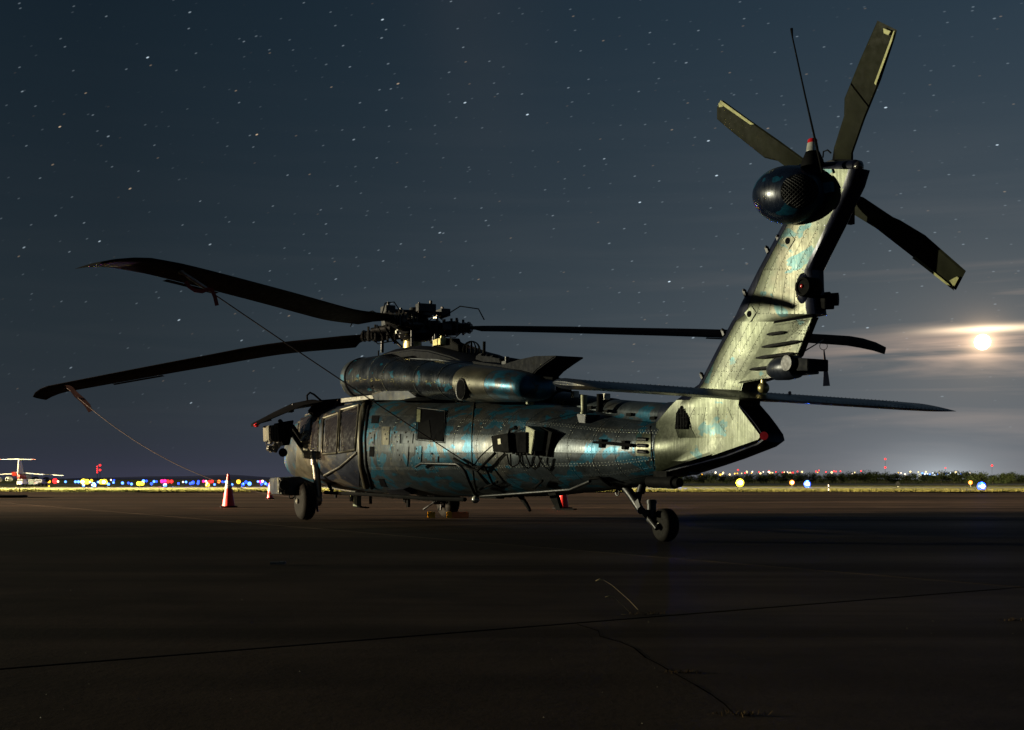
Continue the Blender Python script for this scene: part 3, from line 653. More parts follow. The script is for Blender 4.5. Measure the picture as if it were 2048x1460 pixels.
def main_blade(phi, Rr, pts):
    d = loc_dir(phi); side = Vector((-d.y, d.x, 0))     # side: leading-edge direction (turns anticlockwise)
    # work out droop
    st = [(.3, HUB.z-.02)]
    if pts:
        for p in pts:
            r, z = station(phi, *p)
            if r > st[-1][0]+.4: st.append((r, z))
        print('blade', phi, [(round(a, 2), round(c, 2)) for a, c in st])
    else: st += [(2, 3.12), (4, 2.95), (6, 2.74)]
    (ra, za), (rb, zb_) = st[-2:]; st.append((Rr, zb_+(zb_-za)/(rb-ra)*(Rr-rb)))
    zf = pch([s[0] for s in st], [s[1] for s in st])
    def sec(r, chord, le, pitch, dz=0., thick=1., dr=0.):
        c0 = HUB+d*(r+dr)-Vector((0, 0, HUB.z)); out = []
        for x, y in AF:
            u = le-x*chord; cp, sp = math.cos(pitch), math.sin(pitch)
            out.append(c0+side*(u*cp-y*chord*thick*sp)+Vector((0, 0, zf(r)+dz+u*sp+y*chord*thick*cp)))
        return out
    r0 = 1.32; R2 = Rr*.93; rings = []
    pit = lambda r: R(14+7*(r/Rr)) if abs(phi+20.5) < 5 else R(17-10*(r/Rr))
    for r in list(np.linspace(r0, R2, 22)): rings.append(sec(r, .53, .15, pit(r)))
    b = MB(); b.loft(rings)
    for k in range(1, 4): pass
    bl = b.build('rotor_blade', M_blade, heli, smooth=30)
    b = MB(); b.loft([sec(R2, .53, .15, pit(R2)), sec(Rr*.955, .51, .11, pit(Rr), -.01), sec(Rr*.98, .45, .02, pit(Rr), -.03), sec(Rr, .36, -.10, pit(Rr), -.06)]); b.build('swept_tip', M_blade, bl, smooth=30)
    b = MB(); b.loft([sec(r0, .53, .15, pit(r0)), sec(1.15, .34, .13, pit(r0), thick=1.5), sec(.9, .16, .08, pit(r0), thick=3.)]); b.build('blade_root', M_black, bl, smooth=30)
    b = MB(); b.loft([[p+Vector((0, 0, .002)) for p in sec(r, .56, .15, pit(r), thick=.25)][9:11]+[p-Vector((0, 0, .002)) for p in sec(r, .62, .15, pit(r), thick=.25)][9:11] for r in np.linspace(Rr*.66, Rr*.8, 4)]); b.build('trim_tab', M_blade, bl, smooth=0)
    # spindle, cuff, damper, pitch horn, bolts
    b = MB(); zz = lambda r: Vector((0, 0, zf(r)-HUB.z))
    for ra_, rb_, rr in ((.2, .42, .14), (.42, .56, .10), (.56, .74, .12), (.74, 1.0, .07)): b.cyl(HUB+d*ra_+zz(ra_), HUB+d*rb_+zz(rb_), rr, n=14)
    for k in range(6): b.cyl(HUB+d*(.72+k*.045)+zz(.8), HUB+d*(.742+k*.045)+zz(.8), .10 if k % 2 else .085, n=10)
    b.cyl(HUB+d*.22+side*.2+Vector((0, 0, .02)), HUB+d*.72+side*.18+Vector((0, 0, -.02)), .045); b.cyl(HUB+d*.34+side*.2, HUB+d*.6+side*.18+Vector((0, 0, -.01)), .062)
    b.box(HUB+d*.62-side*.2+zz(.6), (.16, .16, .10)); b.cyl(HUB+d*.62-side*.24+Vector((0, 0, -.05)), Vector((HUB.x, 0, 2.92))+d*.36-side*.2, .022)
    for s_ in (-1, 1):
        for k in range(5):
            q = HUB+d*(.32+.12*k)+side*s_*random.uniform(.08, .17)+zz(.8); b.cyl(q+Vector((0, 0, -.10)), q+Vector((0, 0, .12+random.uniform(0, .05))), .022, n=6)
    b.build('rotor_cuff', M_dmetal, rotor_hub, smooth=35)
    b = MB(); q = HUB+d*.5+Vector((0, 0, .17)); b.tube([q, q+d*.3+Vector((0, 0, .16)), q+d*.62+Vector((0, 0, .10)), q+d*.72-Vector((0, 0, .08))], .010, n=6)
    q = HUB+d*.3-side*.2; b.tube([q, q+d*.2-Vector((0, 0, .16)), q+d*.5-Vector((0, 0, .2)), q+d*.7-Vector((0, 0, .05))], .009, n=6); b.build('hub_hose', M_black, rotor_hub)
    return zf, d, side, Rr
BINFO = [main_blade(a, r, p) for a, r, p, _, _ in BL]
b = MB()   # vibration absorber star on top
for k in range(4):
    d = loc_dir(BL[0][0]+45+90*k); sd = Vector((-d.y, d.x, 0)); M3 = Matrix((d, sd, Vector((0, 0, 1)))).transposed()
    b.box(HUB+d*.26+Vector((0, 0, .27)), (.42, .12, .05), M3); b.box(HUB+d*.48+Vector((0, 0, .28)), (.16, .30, .12), M3)
    b.cyl(HUB+d*.5+sd*.08+Vector((0, 0, .2)), HUB+d*.5+sd*.08+Vector((0, 0, .40)), .025, n=8); b.cyl(HUB+d*.44-sd*.1+Vector((0, 0, .2)), HUB+d*.44-sd*.1+Vector((0, 0, .37)), .02, n=8)
b.build('vibration_absorber', M_dmetal, rotor_hub, smooth=30, bevel=.004)
b = MB()
for k in range(26):
    a = random.uniform(0, 6.28); r = random.uniform(.15, .55); q = HUB+Vector((r*math.cos(a), r*math.sin(a), random.uniform(-.12, .2))); b.box(q, (random.uniform(.03, .09), random.uniform(.03, .09), random.uniform(.03, .08)), Matrix.Rotation(a, 3, 'Z'))
b.build('hub_fittings', M_metal, rotor_hub, bevel=.004)
b = MB()
for (x0_, y0_, x1_, y1_, yy, r_) in ((764.5, 676, 764.5, 705, .15, .028), (871, 668, 871, 690, .3, .02), (868, 700, 868, 672, -.1, .03), (824, 660, 824, 692, .28, .022)): b.cyl(at(x0_, y0_, yy), at(x1_, y1_, yy), r_)
b.build('control_rod', M_dmetal, heli)
b = MB(); b.cyl(at(757, 712, .4), at(757, 701, .4), .012); b.build('stub_antenna', M_black, heli)
# ---- tail fin
def tfin(p):
    t = float(np.interp(p[0], [-10.6, -9.9, -9.5], [.13, .15, .17])); s = min(max((p[0]+10.0)/.88, 0), 1); s = s*s*(3-2*s)
    hy = .37*math.sqrt(max(1-((p[2]-1.055)/.36)**2, .40)); t = t*(1-s)+hy*s
    return t if p[2] < 1.62 else min(t, .15-.012*(p[2]-1.62))
def atf(px, py, off=0.):
    y = .15
    for _ in range(8): p = at(px, py, y); y = tfin(p)
    return at(px, py, y+off)
FR = [(338, 1606, 1700), (370, 1590, 1690), (400, 1577, 1675), (450, 1551, 1652), (500, 1524, 1627), (540, 1502, 1608), (575, 1484, 1609), (605, 1468, 1611), (628, 1457, 1614), (642, 1450, 1548), (700, 1419, 1516), (745, 1396, 1492), (768, 1384, 1480), (800, 1352, 1478), (812, 1340, 1477), (845, 1311, 1499), (876, 1308, 1524), (900, 1308, 1452), (922, 1309, 1378), (944, 1311, 1316)]
frows = []
for py, l, r in FR:
    A, B_ = atf(l, py), atf(r, py); frows.append((A, B_))
def fsurf(k, u, off=0., side=1):
    A, B_ = frows[k]; A = A.copy(); B2 = B_.copy()
    p = A.lerp(B2, u); t = tfin(p); lead = .42 if k < 13 else .001
    y = t*math.sqrt(max(1-(1-min(u/lead, 1))**2.4, 0)) if u < lead else t*(1-(.26*((u-lead)/(1-lead))**2 if k < 13 else 0))
    return Vector((p.x, side*(y+off), p.z))
b = MB(); rings = []
US = [0, .01, .035, .08, .14, .22, .35, .5, .65, .8, .93, 1.]
for k in range(len(frows)):
    ring = [fsurf(k, u) for u in US]; e = ring[-1]; w_ = .035 if k < 9 else .02
    ring[-1] = e+Vector((0, 0, 0)); ring += [Vector((e.x-w_, e.y*.78, e.z)), Vector((e.x-w_*1.3, 0, e.z)), Vector((e.x-w_, -e.y*.78, e.z))]
    ring += [Vector((p.x, -p.y, p.z)) for p in [fsurf(k, u) for u in US[::-1]][:-1]]; rings.append(ring)
b.loft(rings); fin = b.build('tail_fin', M_fin, heli, smooth=38)
# separate skins: port side strips, dark leading edge, dark trailing face
fr = MB()
def fp(kf, u, off=0.):
    k = min(int(kf), len(frows)-2); return fsurf(k, u, off).lerp(fsurf(k+1, u, off), kf-k)
def fpanel(k0, k1, u0, u1, mat=M_fin, off=.004, name='skin_panel', rv=True):
    n0 = max(int(round((k1-k0)))*2, 2); nu = 3; G = []
    du = .003
    for i in range(n0+1):
        for j in range(nu+1): G.append(fp(k0+.02+(k1-k0-.04)*i/n0, u0+du+(u1-u0-2*du)*j/nu, off))
    n = nu+1; fs = [(i*n+j, (i+1)*n+j, (i+1)*n+j+1, i*n+j+1) for i in range(n0) for j in range(nu)]
    rim = [i*n for i in range(n0+1)]+[n0*n+j for j in range(1, n)]+[i*n+nu for i in range(n0-1, -1, -1)]+[j for j in range(nu-1, 0, -1)]
    low = [G[k]-Vector((0, off+.006, 0)) for k in rim]; m = len(rim); b = MB(); b.add(G+low, fs+[(rim[k], rim[(k+1) % m], len(G)+(k+1) % m, len(G)+k) for k in range(m)])
    if rv:
        for u in (u0+.018,):
            Lr = sum((fp(k, u)-fp(k+1, u)).length for k in range(int(k0), int(k1))); q = max(int(Lr/.040), 2)
            # walk evenly in arc length
            pts = [fp(k0+(k1-k0)*i/60, u, off) for i in range(61)]; acc = 0
            for a_, c_ in zip(pts, pts[1:]):
                acc += (c_-a_).length
                if acc > .040: acc = 0; rivet(c_, Vector((0, 1, 0)), .0060, .003, fr)
    return b.build(name, mat, fin, smooth=30)
UB = [.23, .38, .53, .68, .84, .985]
for i in range(5):
    for k0, k1 in ((3, 5), (5, 8), (9, 11), (11, 12.95), (14.05, 16)):
        fpanel(k0, k1, UB[i], UB[i+1])
for k0, k1 in ((1, 3), (3, 5), (5, 8)): pass
fpanel(1.2, 3, .45, .62); fpanel(1.2, 3, .62, .8); fpanel(1.2, 3, .8, .985)
for kk in (5, 8, 11, 14.5):
    for u in np.linspace(.22, .98, 17): rivet(fp(kk-.05 if kk != 14.5 else kk, u, .004), Vector((0, 1, 0)), .0060, .003, fr)
fr.build('rivet', M_drivet, fin, smooth=0, kind='stuff')
# dark leading edge boot and trailing edge capping, its blue rim light put into the colour
b = MB(); rings = []
for k in range(0, 14):
    r_ = [fsurf(k, u, .004)+Vector((.012*(1-u/.2), 0, 0)) for u in (.215, .17, .13, .09, .05, .02, .0)]; r_ += [Vector((p.x, -p.y, p.z)) for p in r_[::-1]]
    r_ = [Vector((p.x+(.006 if abs(p.y) < .06 else 0), p.y, p.z)) for p in r_]; rings.append(r_)
b.loft(rings); b.build('leading_edge', M_blue, fin, smooth=60)
b = MB(); rings = []
for k in range(0, 9):
    e = fsurf(k, 1.); a = fsurf(k, .93, .003)
    rings.append([a, Vector((e.x-.012, e.y+.004, e.z)), Vector((e.x-.045, e.y*.75, e.z)), Vector((e.x-.055, 0, e.z)), Vector((e.x-.045, -e.y*.75, e.z)), Vector((e.x-.012, -e.y-.004, e.z)), Vector((a.x, -a.y, a.z))])
b.loft(rings); b.build('trailing_edge', M_blue, fin, smooth=40)
# bulge on the trailing edge with the round dark warning receiver, and the stub camera behind
def fpod(name, px, py, y, r, L, mat, ax=(-.15, 1, 0)):
    c = at(px, py, y); b = MB(); b.lathe(c, ax, [(-L, r*1.15), (-.02, r*1.08), (0, r), (0, r*.8), (-.012, r*.78), (-.012, 0.001)], 28); return b.build(name, mat, heli, smooth=40)
pod = fpod('warning_receiver', 1604, 573, .22, .085, .18, M_black)
b = MB(); b.sphere(at(1603, 572, .215), (.018, .010, .018)); b.build('receiver_lens', M_redlens, pod)
b = MB(); b.sphere(at(1618, 578, .02), (.12, .13, .20), 20, 0, 12); b.build('receiver_fairing', M_blue, heli, smooth=60)
b = MB(); c = at(1625, 604, -.1); b.cyl(c+Vector((.05, .12, 0)), c+Vector((-.20, -.04, 0)), .075, n=18); b.cyl(c+Vector((-.20, -.04, 0)), c+Vector((-.26, -.09, 0)), .062, n=18); b.build('rear_camera', M_black, heli)
obox('camera_body', M_black, [(1628, 590), (1650, 590), (1650, 617), (1628, 618)], .02, (0, -.12, 0))
# fixed trailing flap below with four pressed beads
FLp = [(1546, 645), (1625, 634), (1622, 640), (1594, 711), (1545, 752), (1530, 757), (1474, 768), (1480, 762)]
b = MB(); A = [atf(*p, -.02) for p in FLp]; n = len(A)
th_ = [.12, .042, .042, .042, .065, .075, .12, .12]
P1 = [Vector((a.x, t, a.z)) for a, t in zip([at(*p, t) for p, t in zip(FLp, th_)], th_)]; P2 = [Vector((p.x, -p.y, p.z)) for p in P1]
b.add(P1+P2, [tuple(range(n)), tuple(range(n, 2*n))]+[(i, (i+1) % n, n+(i+1) % n, n+i) for i in range(n)])
flap = b.build('trailing_flap', M_fin, heli, smooth=0, bevel=.004)
def flapy(px): return float(np.interp(px, [1480, 1546, 1600, 1625], [.125, .1195, .062, .044]))
for (x0_, y0_, x1_, y1_) in ((1534, 669, 1569, 664), (1524, 694, 1598, 682), (1512, 716, 1587, 706), (1500, 739, 1541, 734)):
    P = [at(x0_+(x1_-x0_)*t, y0_+(y1_-y0_)*t, flapy(x0_+(x1_-x0_)*t)+.003) for t in np.linspace(0, 1, 7)]
    b = MB(); b.tube(P, [.008]+[.016]*5+[.008], n=8); b.build('pressed_bead', M_dmetal, flap)
b = MB(); b.hexa([at(1549, 642, .125), at(1625, 628, .06), at(1625, 634, .05), at(1546, 647, .12)], (0, -.05, 0)); b.build('flap_gap', M_dark, heli)
b = MB()
def dots(pts, sp=6.2):
    for (a, c), (d_, e_) in zip(pts, pts[1:]):
        k = max(int(math.hypot(d_-a, e_-c)/sp), 1)
        for q in range(k): x, y = a+(d_-a)*q/k, c+(e_-c)*q/k; rivet(at(x, y, flapy(x)+.006), Vector((0, 1, 0)), .0060, .003, b)
dots([(1551, 650), (1619, 639), (1590, 708), (1543, 748), (1482, 764)]); dots([(1578, 662), (1562, 710)])
for rr, kk in ((20, 22), (11, 14)):
    for k in range(kk): x, y = 1600+rr*math.cos(k*6.283/kk)*.95, 654+rr*math.sin(k*6.283/kk)*.7; rivet(at(x, y, flapy(x)+.006), Vector((0, 1, 0)), .0060, .003, b)
b.build('rivet', M_drivet, flap, smooth=0, kind='stuff')
# lower sensor pod with lens and rear snout
b = MB(); c = at(1565, 735, .16); b.lathe(at(1540, 740, .12), at(1613, 731, .10)-at(1540, 740, .12), [(0, .02), (.02, .07), (.10, .11), (.25, .12), (.38, .11)], 20); b.build('sensor_pod', M_navy, heli, smooth=50)
sb = obox('sensor_box', M_matte, [(1588, 715), (1615, 717), (1615, 741), (1590, 741)], .17, (0, -.26, 0))
b = MB(); q = at(1572, 726, .225); b.cyl(q-Vector((0, .04, 0)), q, .085, .075, n=22); b.build('sensor_window', M_dmetal, heli)
b = MB(); a_, c_ = at(1615, 731, .05), at(1634, 732, .05); b.cyl(a_, a_.lerp(c_, .45), .055, n=16); b.cyl(a_.lerp(c_, .4), c_, .042, n=16); b.cyl(a_.lerp(c_, .97), a_.lerp(c_, 1.03), .048, n=16); b.build('sensor_snout', M_black, heli)
obox('pod_keel', M_navy, [(1530, 757), (1545, 747), (1613, 741), (1613, 747), (1560, 752)], .08, (0, -.16, 0))
# diamond shaped covers with round ports, brackets on the leading edge
for px, py in ((1577, 482), (1500, 628)):
    q = atf(px, py); dpl = [atf(px-11, py-2, .010), atf(px+2, py-16, .010), atf(px+12, py-3, .010), atf(px, py+16, .010)]
    b = MB(); b.hexa(dpl, (0, -.012, 0)); dc = b.build('diamond_cover', M_fin, fin)
    b = MB(); b.cyl(q+Vector((0, .006, 0)), q+Vector((0, .016, 0)), .032, n=16); b.build('round_port', M_dark, dc)
for px, py in ((1535, 500), (1490, 586), (1447, 665), (1404, 752), (1557, 478)):
    q = atf(px, py, -.03); b = MB(); b.box(q+Vector((0, .0, 0)), (.03, .03, .07), Matrix.Rotation(R(28), 3, 'Y')); b.sphere(q+Vector((.0, .015, .03)), .014); b.build('mast_step', M_dmetal, fin)
# grille at the root of the fin, tail fairing panel and tail light
b = MB(); G = [(1350, 858), (1352, 826), (1362, 811), (1380, 838), (1370, 858)]
P = [atf(*p, .012) for p in G]; b.hexa(P, (0, -.02, 0)); gr = b.build('intake_grille', M_dark, fin)
for k in range(5):
    y = 818+k*8.5; x0_ = np.interp(y, [811, 826, 858], [1360, 1353, 1351]); x1_ = np.interp(y, [811, 838, 858], [1364, 1379, 1371])
    b = MB(); b.tube([atf(x0_, y, .016), atf(x1_, y, .016)], .006, n=5); b.build('grille_bar', M_dmetal, gr)
for k in range(4):
    x = 1356+k*5.5; b = MB(); b.tube([atf(x, np.interp(x, [1351, 1362, 1379], [830, 813, 837]), .018), atf(x, 857, .018)], .005, n=5); b.build('grille_bar', M_dmetal, gr)
b = MB(); TP = [(1479, 816), (1521, 872), (1516, 879), (1424, 911)]
P = [atf(*p, .012) for p in TP]; b.hexa(P, (0, -.02, 0)); b.build('tail_panel', M_fin, fin)
e0, e1, e2 = atf(1478, 810), atf(1524, 868), atf(1526, 882)
b = MB(); 
edge = [(1477, 808), (1497, 830), (1513, 850), (1525, 868), (1528, 880), (1516, 889), (1452, 913), (1400, 927), (1340, 942), (1310, 950)]
R_ = []
for p in edge:
    q = atf(*p); t = tfin(q); R_.append([Vector((q.x+.03, t*.99, q.z+.01)), Vector((q.x, t*1.02, q.z)), Vector((q.x-.03, t*.6, q.z-.02)), Vector((q.x-.035, 0, q.z-.025)), Vector((q.x-.03, -t*.6, q.z-.02)), Vector((q.x, -t*1.02, q.z)), Vector((q.x+.03, -t*.99, q.z+.01))])
b.loft(R_); b.build('tail_edge', M_blue, fin, smooth=35)
b = MB(); q = atf(1527, 872); b.cyl(q+Vector((.02, -.03, 0)), q+Vector((-.03, .02, 0)), .042, n=16); b.build('tail_light', M_redlens, fin)
b = MB()
for px, py in ((1345, 945), (1395, 932), (1352, 949)): b.box(at(px, py, .0), (.12, .05, .05), Matrix.Rotation(R(12), 3, 'Y'))
b.build('tail_skid_fitting', M_black, heli)
b = MB(); a_, c_ = at(1302, 963, .25), at(1350, 965, .25); b.cyl(a_, c_, .07, n=18); b.cyl(c_, c_+(c_-a_).normalized()*.09, .05, n=16); b.sphere(a_, .07); b.box((a_+c_)/2+Vector((0, 0, .08)), (.25, .08, .08)); b.build('flare_dispenser', M_black, heli, smooth=50)
# gearbox fairing at the fin top with its mesh opening
gc = at(1578, 390, .22)
b = MB(); Mg = Matrix.Rotation(R(-12), 3, 'Y'); b.sphere(gc, (.42, .29, .275), 36, 0, 22, Mg); gb = b.build('gearbox_fairing', M_gear, heli, smooth=60)
b = MB(); ax = (Vector((-.86, .45, -.1))).normalized(); u = ax.orthogonal().normalized(); w_ = ax.cross(u)
def gpt(a, r_, k=1.012):   # points on the ellipsoid round direction ax
    dvec = (ax+(u*math.cos(a)+w_*math.sin(a))*r_).normalized(); L_ = Mg.transposed()@dvec; s_ = 1/math.sqrt((L_.x/.42)**2+(L_.y/.29)**2+(L_.z/.275)**2); return gc+dvec*s_*k
rings = [[gpt(2*math.pi*k/28, r_, 1.008) for k in range(28)] for r_ in (.50, .40, .30, .2, .1, .01)]; b.loft(rings, caps=False); b.build('gearbox_opening', M_dark, gb, smooth=60)
b = MB()
for k in range(-6, 7):
    o_ = k*.075
    P = []; Q = []
    for t in np.linspace(-.48, .48, 9):
        if o_*o_+t*t < .24:
            r_ = math.hypot(o_, t); P.append(gpt(math.atan2(t, o_), r_, 1.022)); Q.append(gpt(math.atan2(o_, t), r_, 1.022))
    if len(P) > 1: b.tube(P, .0045, n=4); b.tube(Q, .0045, n=4)
b.build('wire_mesh', M_dmetal, gb)
# top tube, beacon, whip antenna, cover plate
b = MB(); a_, c_ = at(1600, 352, .1), at(1712, 334, -.05); b.tube([a_, a_.lerp(c_, .3), a_.lerp(c_, .8), c_], [.11, .10, .075, .068], n=20); c2 = c_+(c_-a_).normalized()*.05; b.cyl(c_, c2, .068, .05, n=20); b.build('top_fairing', M_blue, heli, smooth=50)
b = MB(); q = at(1717, 333, .0); b.sphere(q, .045); b.build('rear_position_light', M_glass, heli)
b = MB(); b.lathe(at(1625, 334, .15), (0, 0, 1), [(0, .11), (.06, .10), (.14, .065), (.15, .05)], 20); bb = b.build('beacon_base', M_black, heli, smooth=50)
b = MB(); q = at(1625, 305, .15); b.lathe(q, (0, 0, 1), [(0, .058), (.01, .060), (.085, .05), (.09, .045)], 18); b.build('clear_lens', M_clear, bb, smooth=50)
b = MB(); q = at(1625, 291, .15); b.lathe(q, (0, 0, 1), [(0, .046), (.05, .045), (.062, .036), (.066, .01)], 18); b.build('red_lens', M_redlens, bb, smooth=50)
b = MB(); b.tube([at(1583, 57, .2), at(1585, 75, .2), at(1610, 190, .2), at(1645, 345, .2)], [.014, .007, .008, .012]); b.build('whip_antenna', M_black, heli)
b = MB(); b.hexa([atf(1634, 367, .02), atf(1663, 363, .02), atf(1664, 383, .02), atf(1649, 387, .02), atf(1641, 380, .02)], (0, -.03, 0)); b.build('cover_plate', plain('teal_plate', (.015, .12, .19), .45), fin)
b = MB()
for P in ([(1646, 315), (1647, 303), (1655, 300), (1662, 306)], [(1688, 345), (1676, 352), (1673, 366)], [(1720, 358), (1712, 364), (1716, 372)], [(1680, 436), (1690, 442), (1694, 430)]): b.tube([at(*p, -.1) for p in P], .008, n=5)
b.box(at(1722, 362, -.3), (.08, .05, .08)); b.box(at(1702, 432, -.35), (.05, .05, .16)); b.build('tail_rotor_control', M_black, heli)
# ---- tail rotor, canted, on the far side
TRN = Vector((0, -math.cos(R(20)), math.sin(R(20)))); TRH = atp(1669, 352, (0, -.42, 3.5), (0, 1, 0))
b = MB(); b.cyl(TRH-TRN*.45, TRH+TRN*.06, .07, n=16); b.cyl(TRH-TRN*.03, TRH+TRN*.04, .16, n=20)
tr = b.build('tail_rotor_hub', M_dmetal, heli, smooth=40)
def tp(px, py): return atp(px, py, TRH, TRN)
def trblade(outline, wear, cuff):
    P = [tp(*p) for p in outline]; n = len(P); c = sum(P, Vector())/n; b = MB(); h = .012
    inner = [c+(p-c)*.90 for p in P]
    # lens section: thin rim, thicker inside
    vs = P+[p+TRN*h for p in inner]+[p-TRN*h for p in inner]
    fs = [(i, (i+1) % n, n+(i+1) % n, n+i) for i in range(n)]+[(i, 2*n+i, 2*n+(i+1) % n, (i+1) % n) for i in range(n)]+[tuple(range(n, 2*n)), tuple(range(2*n, 3*n))]
    b.add(vs, fs); o = b.build('tail_rotor_blade', M_trblade, heli, smooth=25)
    for wv in wear:
        b = MB(); b.hexa([tp(*p)-TRN*.013+Vector((0, .01, 0)) for p in wv], -TRN*.006); b.build('worn_edge', M_wear, o)
    b = MB(); b.hexa([tp(*p) for p in cuff], TRN*.03); b.build('blade_cuff', M_black, o)
trblade([(1755, 41), (1794, 60), (1790, 76), (1762, 160), (1730, 238), (1702, 318), (1670, 318), (1668, 296), (1688, 232), (1689, 197), (1720, 120)],
        [[(1791, 63), (1794, 60), (1789, 80), (1756, 170), (1753, 166)], [(1771, 56), (1786, 62), (1781, 70), (1772, 66)]], [(1668, 296), (1702, 300), (1702, 322), (1664, 322)])
trblade([(1445, 200), (1434, 215), (1434, 238), (1462, 262), (1530, 316), (1556, 322), (1580, 340), (1640, 348), (1612, 320), (1560, 282), (1500, 240)],
        [[(1445, 200), (1443, 206), (1505, 249), (1512, 248)], [(1441, 206), (1446, 203), (1450, 213), (1442, 214)]], [(1585, 336), (1600, 318), (1650, 345), (1640, 358)])
trblade([(1932, 542), (1912, 580), (1900, 574), (1840, 525), (1750, 455), (1706, 428), (1700, 395), (1726, 394), (1786, 434), (1800, 440), (1850, 470)],
        [[(1912, 580), (1908, 572), (1834, 512), (1828, 515)], [(1903, 560), (1918, 552), (1922, 555), (1912, 573)]], [(1690, 385), (1722, 396), (1716, 430), (1690, 418)])
trblade([(1560, 640), (1583, 658), (1610, 590), (1650, 480), (1668, 400), (1640, 395), (1625, 470), (1590, 560)], [], [(1650, 370), (1680, 372), (1670, 400), (1642, 395)])
# ---- stabilator: slightly trailing-edge-down slab with rounded tips
LT, RT = 2.10, -2.44
def stz(y): return 1.655+(y-LT)*(.095/(LT-RT))
b = MB(); rings = []; AF2 = airfoil(12, .13)
def stsec(y, chord, xle, dz=0., tk=1.):
    return [Vector((xle-x*chord*math.cos(R(7))-0*t, y, stz(y)+dz-.02-x*chord*math.sin(R(7))+t*chord*tk)) for x, t in AF2]
XL = -9.98
ys = [(LT+.06, .60, -.08, .5), (LT+.03, .78, -.02, .9), (LT, .84, 0, 1.15)]+[(y, .84+.0*(LT-y), 0, 1.) for y in np.linspace(LT-.3, .35, 6)]+[(.2, .92, 0, 1), (-.2, .92, 0, 1)]+[(y, .84, 0, 1.) for y in np.linspace(-.35, RT+.3, 6)]+[(RT, .82, 0, .95), (RT-.03, .72, -.03, .6), (RT-.05, .5, -.1, .2)]
for y, c, dx_, tk in ys: rings.append(stsec(y, c, XL+dx_, 0, tk))
b.loft(rings); stab = b.build('stabilator', M_navy, heli, smooth=45)
b = MB(); 
for y in np.arange(RT+.1, LT-.1, .055):
    for xx in (.06, .93):
        p = stsec(y, .84, XL)[0]; q = Vector((XL-xx*.84, y, stz(y)-.02-xx*.84*math.sin(R(7))+(.05 if xx < .5 else .012))); rivet(q, Vector((0, 0, 1)), .010, .008, b)
b.build('rivet', M_metal, stab, kind='stuff')
b = MB(); q = at(1527, 776, .05); b.sphere(q, .06); b.cyl(q-Vector((0, 0, .08)), q+Vector((0, 0, .08)), .03); b.build('stabilator_actuator', M_brass, heli)
for yy in (-.15, -.55):
    b = MB(); b.sphere((-10.3, yy, stz(yy)+.01), .018); b.build('stabilator_lamp', M_pale, stab)
# ---- wheels and undercarriage
def wheel(c, r, w_, axle=(0, 1, 0), parent=heli, name='wheel'):
    c = Vector(c); hub = MB(); hub.lathe(c-Vector(axle)*w_*.36, axle, [(0, r*.12), (0, r*.52), (w_*.10, r*.56), (w_*.16, r*.45), (w_*.36, r*.40), (w_*.56, r*.45), (w_*.62, r*.56), (w_*.72, r*.52), (w_*.72, r*.18)], 28)
    for k in range(8):
        a = k*math.pi/4; q = c+Vector((math.cos(a)*r*.34, w_*.30, math.sin(a)*r*.34)); hub.cyl(q-Vector((0, .02, 0)), q+Vector((0, .012, 0)), r*.035, n=6)
    o = hub.build(name, M_dmetal, parent, smooth=40)
    t = MB(); prof = []
    for k in range(25):
        a = math.pi*(k/24)*1.0; cc = -math.cos(a); s_ = math.sin(a)**.55
        prof.append((cc*w_/2, r*.54+(r*.46)*s_))
    prof2 = []
    for h_, rr in prof:
        g_ = any(abs(h_/w_-q) < .022 for q in (-.18, 0, .18)); prof2.append((h_, rr-(.010*r/.3 if g_ else 0)))
    t.lathe(c, axle, prof2, 48); t.build('tyre', M_tyre, o, smooth=50)
    a_ = MB(); a_.cyl(c-Vector(axle)*w_*.6, c+Vector(axle)*w_*.62, r*.13, n=12); a_.cyl(c+Vector(axle)*w_*.6, c+Vector(axle)*w_*.66, r*.09, n=6); a_.build('axle', M_metal, o)
    return o
wheel((-8.83, 0, .187), .192, .17); wheel((0, 1.35, .325), .33, .25); wheel((0, -1.35, .325), .33, .25)
b = MB(); b.cyl(at(1303, 1000, .10), at(1303, 1034, .10), .053, n=20); b.cyl(at(1303, 1000, .10), at(1303, 1007, .10), .06, n=20); b.cyl(at(1303, 999, .10), at(1303, 1000.5, .10), .05, n=20); b.build('tail_oleo_strut', M_dmetal, heli, smooth=40)
b = MB(); b.tube([at(1303, 1033, .11), at(1300, 1040, .11), at(1309, 1050, .12), at(1314, 1057, .125)], [.05, .045, .032, .028]); b.tube([at(1314, 1057, .125), Vector((-8.83, .1, .187))], .03); b.build('tail_wheel_fork', M_dmetal, heli, smooth=50)
b = MB(); b.tube([at(1252, 976, .1), at(1264, 992, .1), at(1280, 1018, .1), at(1294, 1030, .1)], [.055, .05, .045, .04]); b.box(at(1277, 1008, .16), (.07, .03, .10), Matrix.Rotation(R(30), 3, 'Y')); b.cyl(at(1281, 1022, .2), at(1281, 1022, 0), .035); b.cyl(at(1291, 1026, .22), at(1291, 1026, .0), .04); b.build('tail_gear_arm', M_dmetal, heli, smooth=50)
b = MB(); b.cyl(at(1288, 958, .05), at(1281, 985, .05), .05); b.cyl(at(1281, 983, .05), at(1277, 999, .05), .028); b.cyl(at(1277, 990, .1), at(1277, 990, 0), .04); b.build('shock_strut', M_dmetal, heli)
b = MB(); q = at(1235, 985, .12); b.tube([q+Vector((.038*math.cos(t)+.0, 0, .038*math.sin(t))) for t in np.linspace(0, 6.28, 17)], .008, n=6); b.build('tie_down_ring', M_dmetal, heli)
b = MB(); b.tube([at(1233, 982, .1), at(1245, 979, .1), at(1256, 986, .1)], .014); b.build('ring_bracket', M_black, heli)
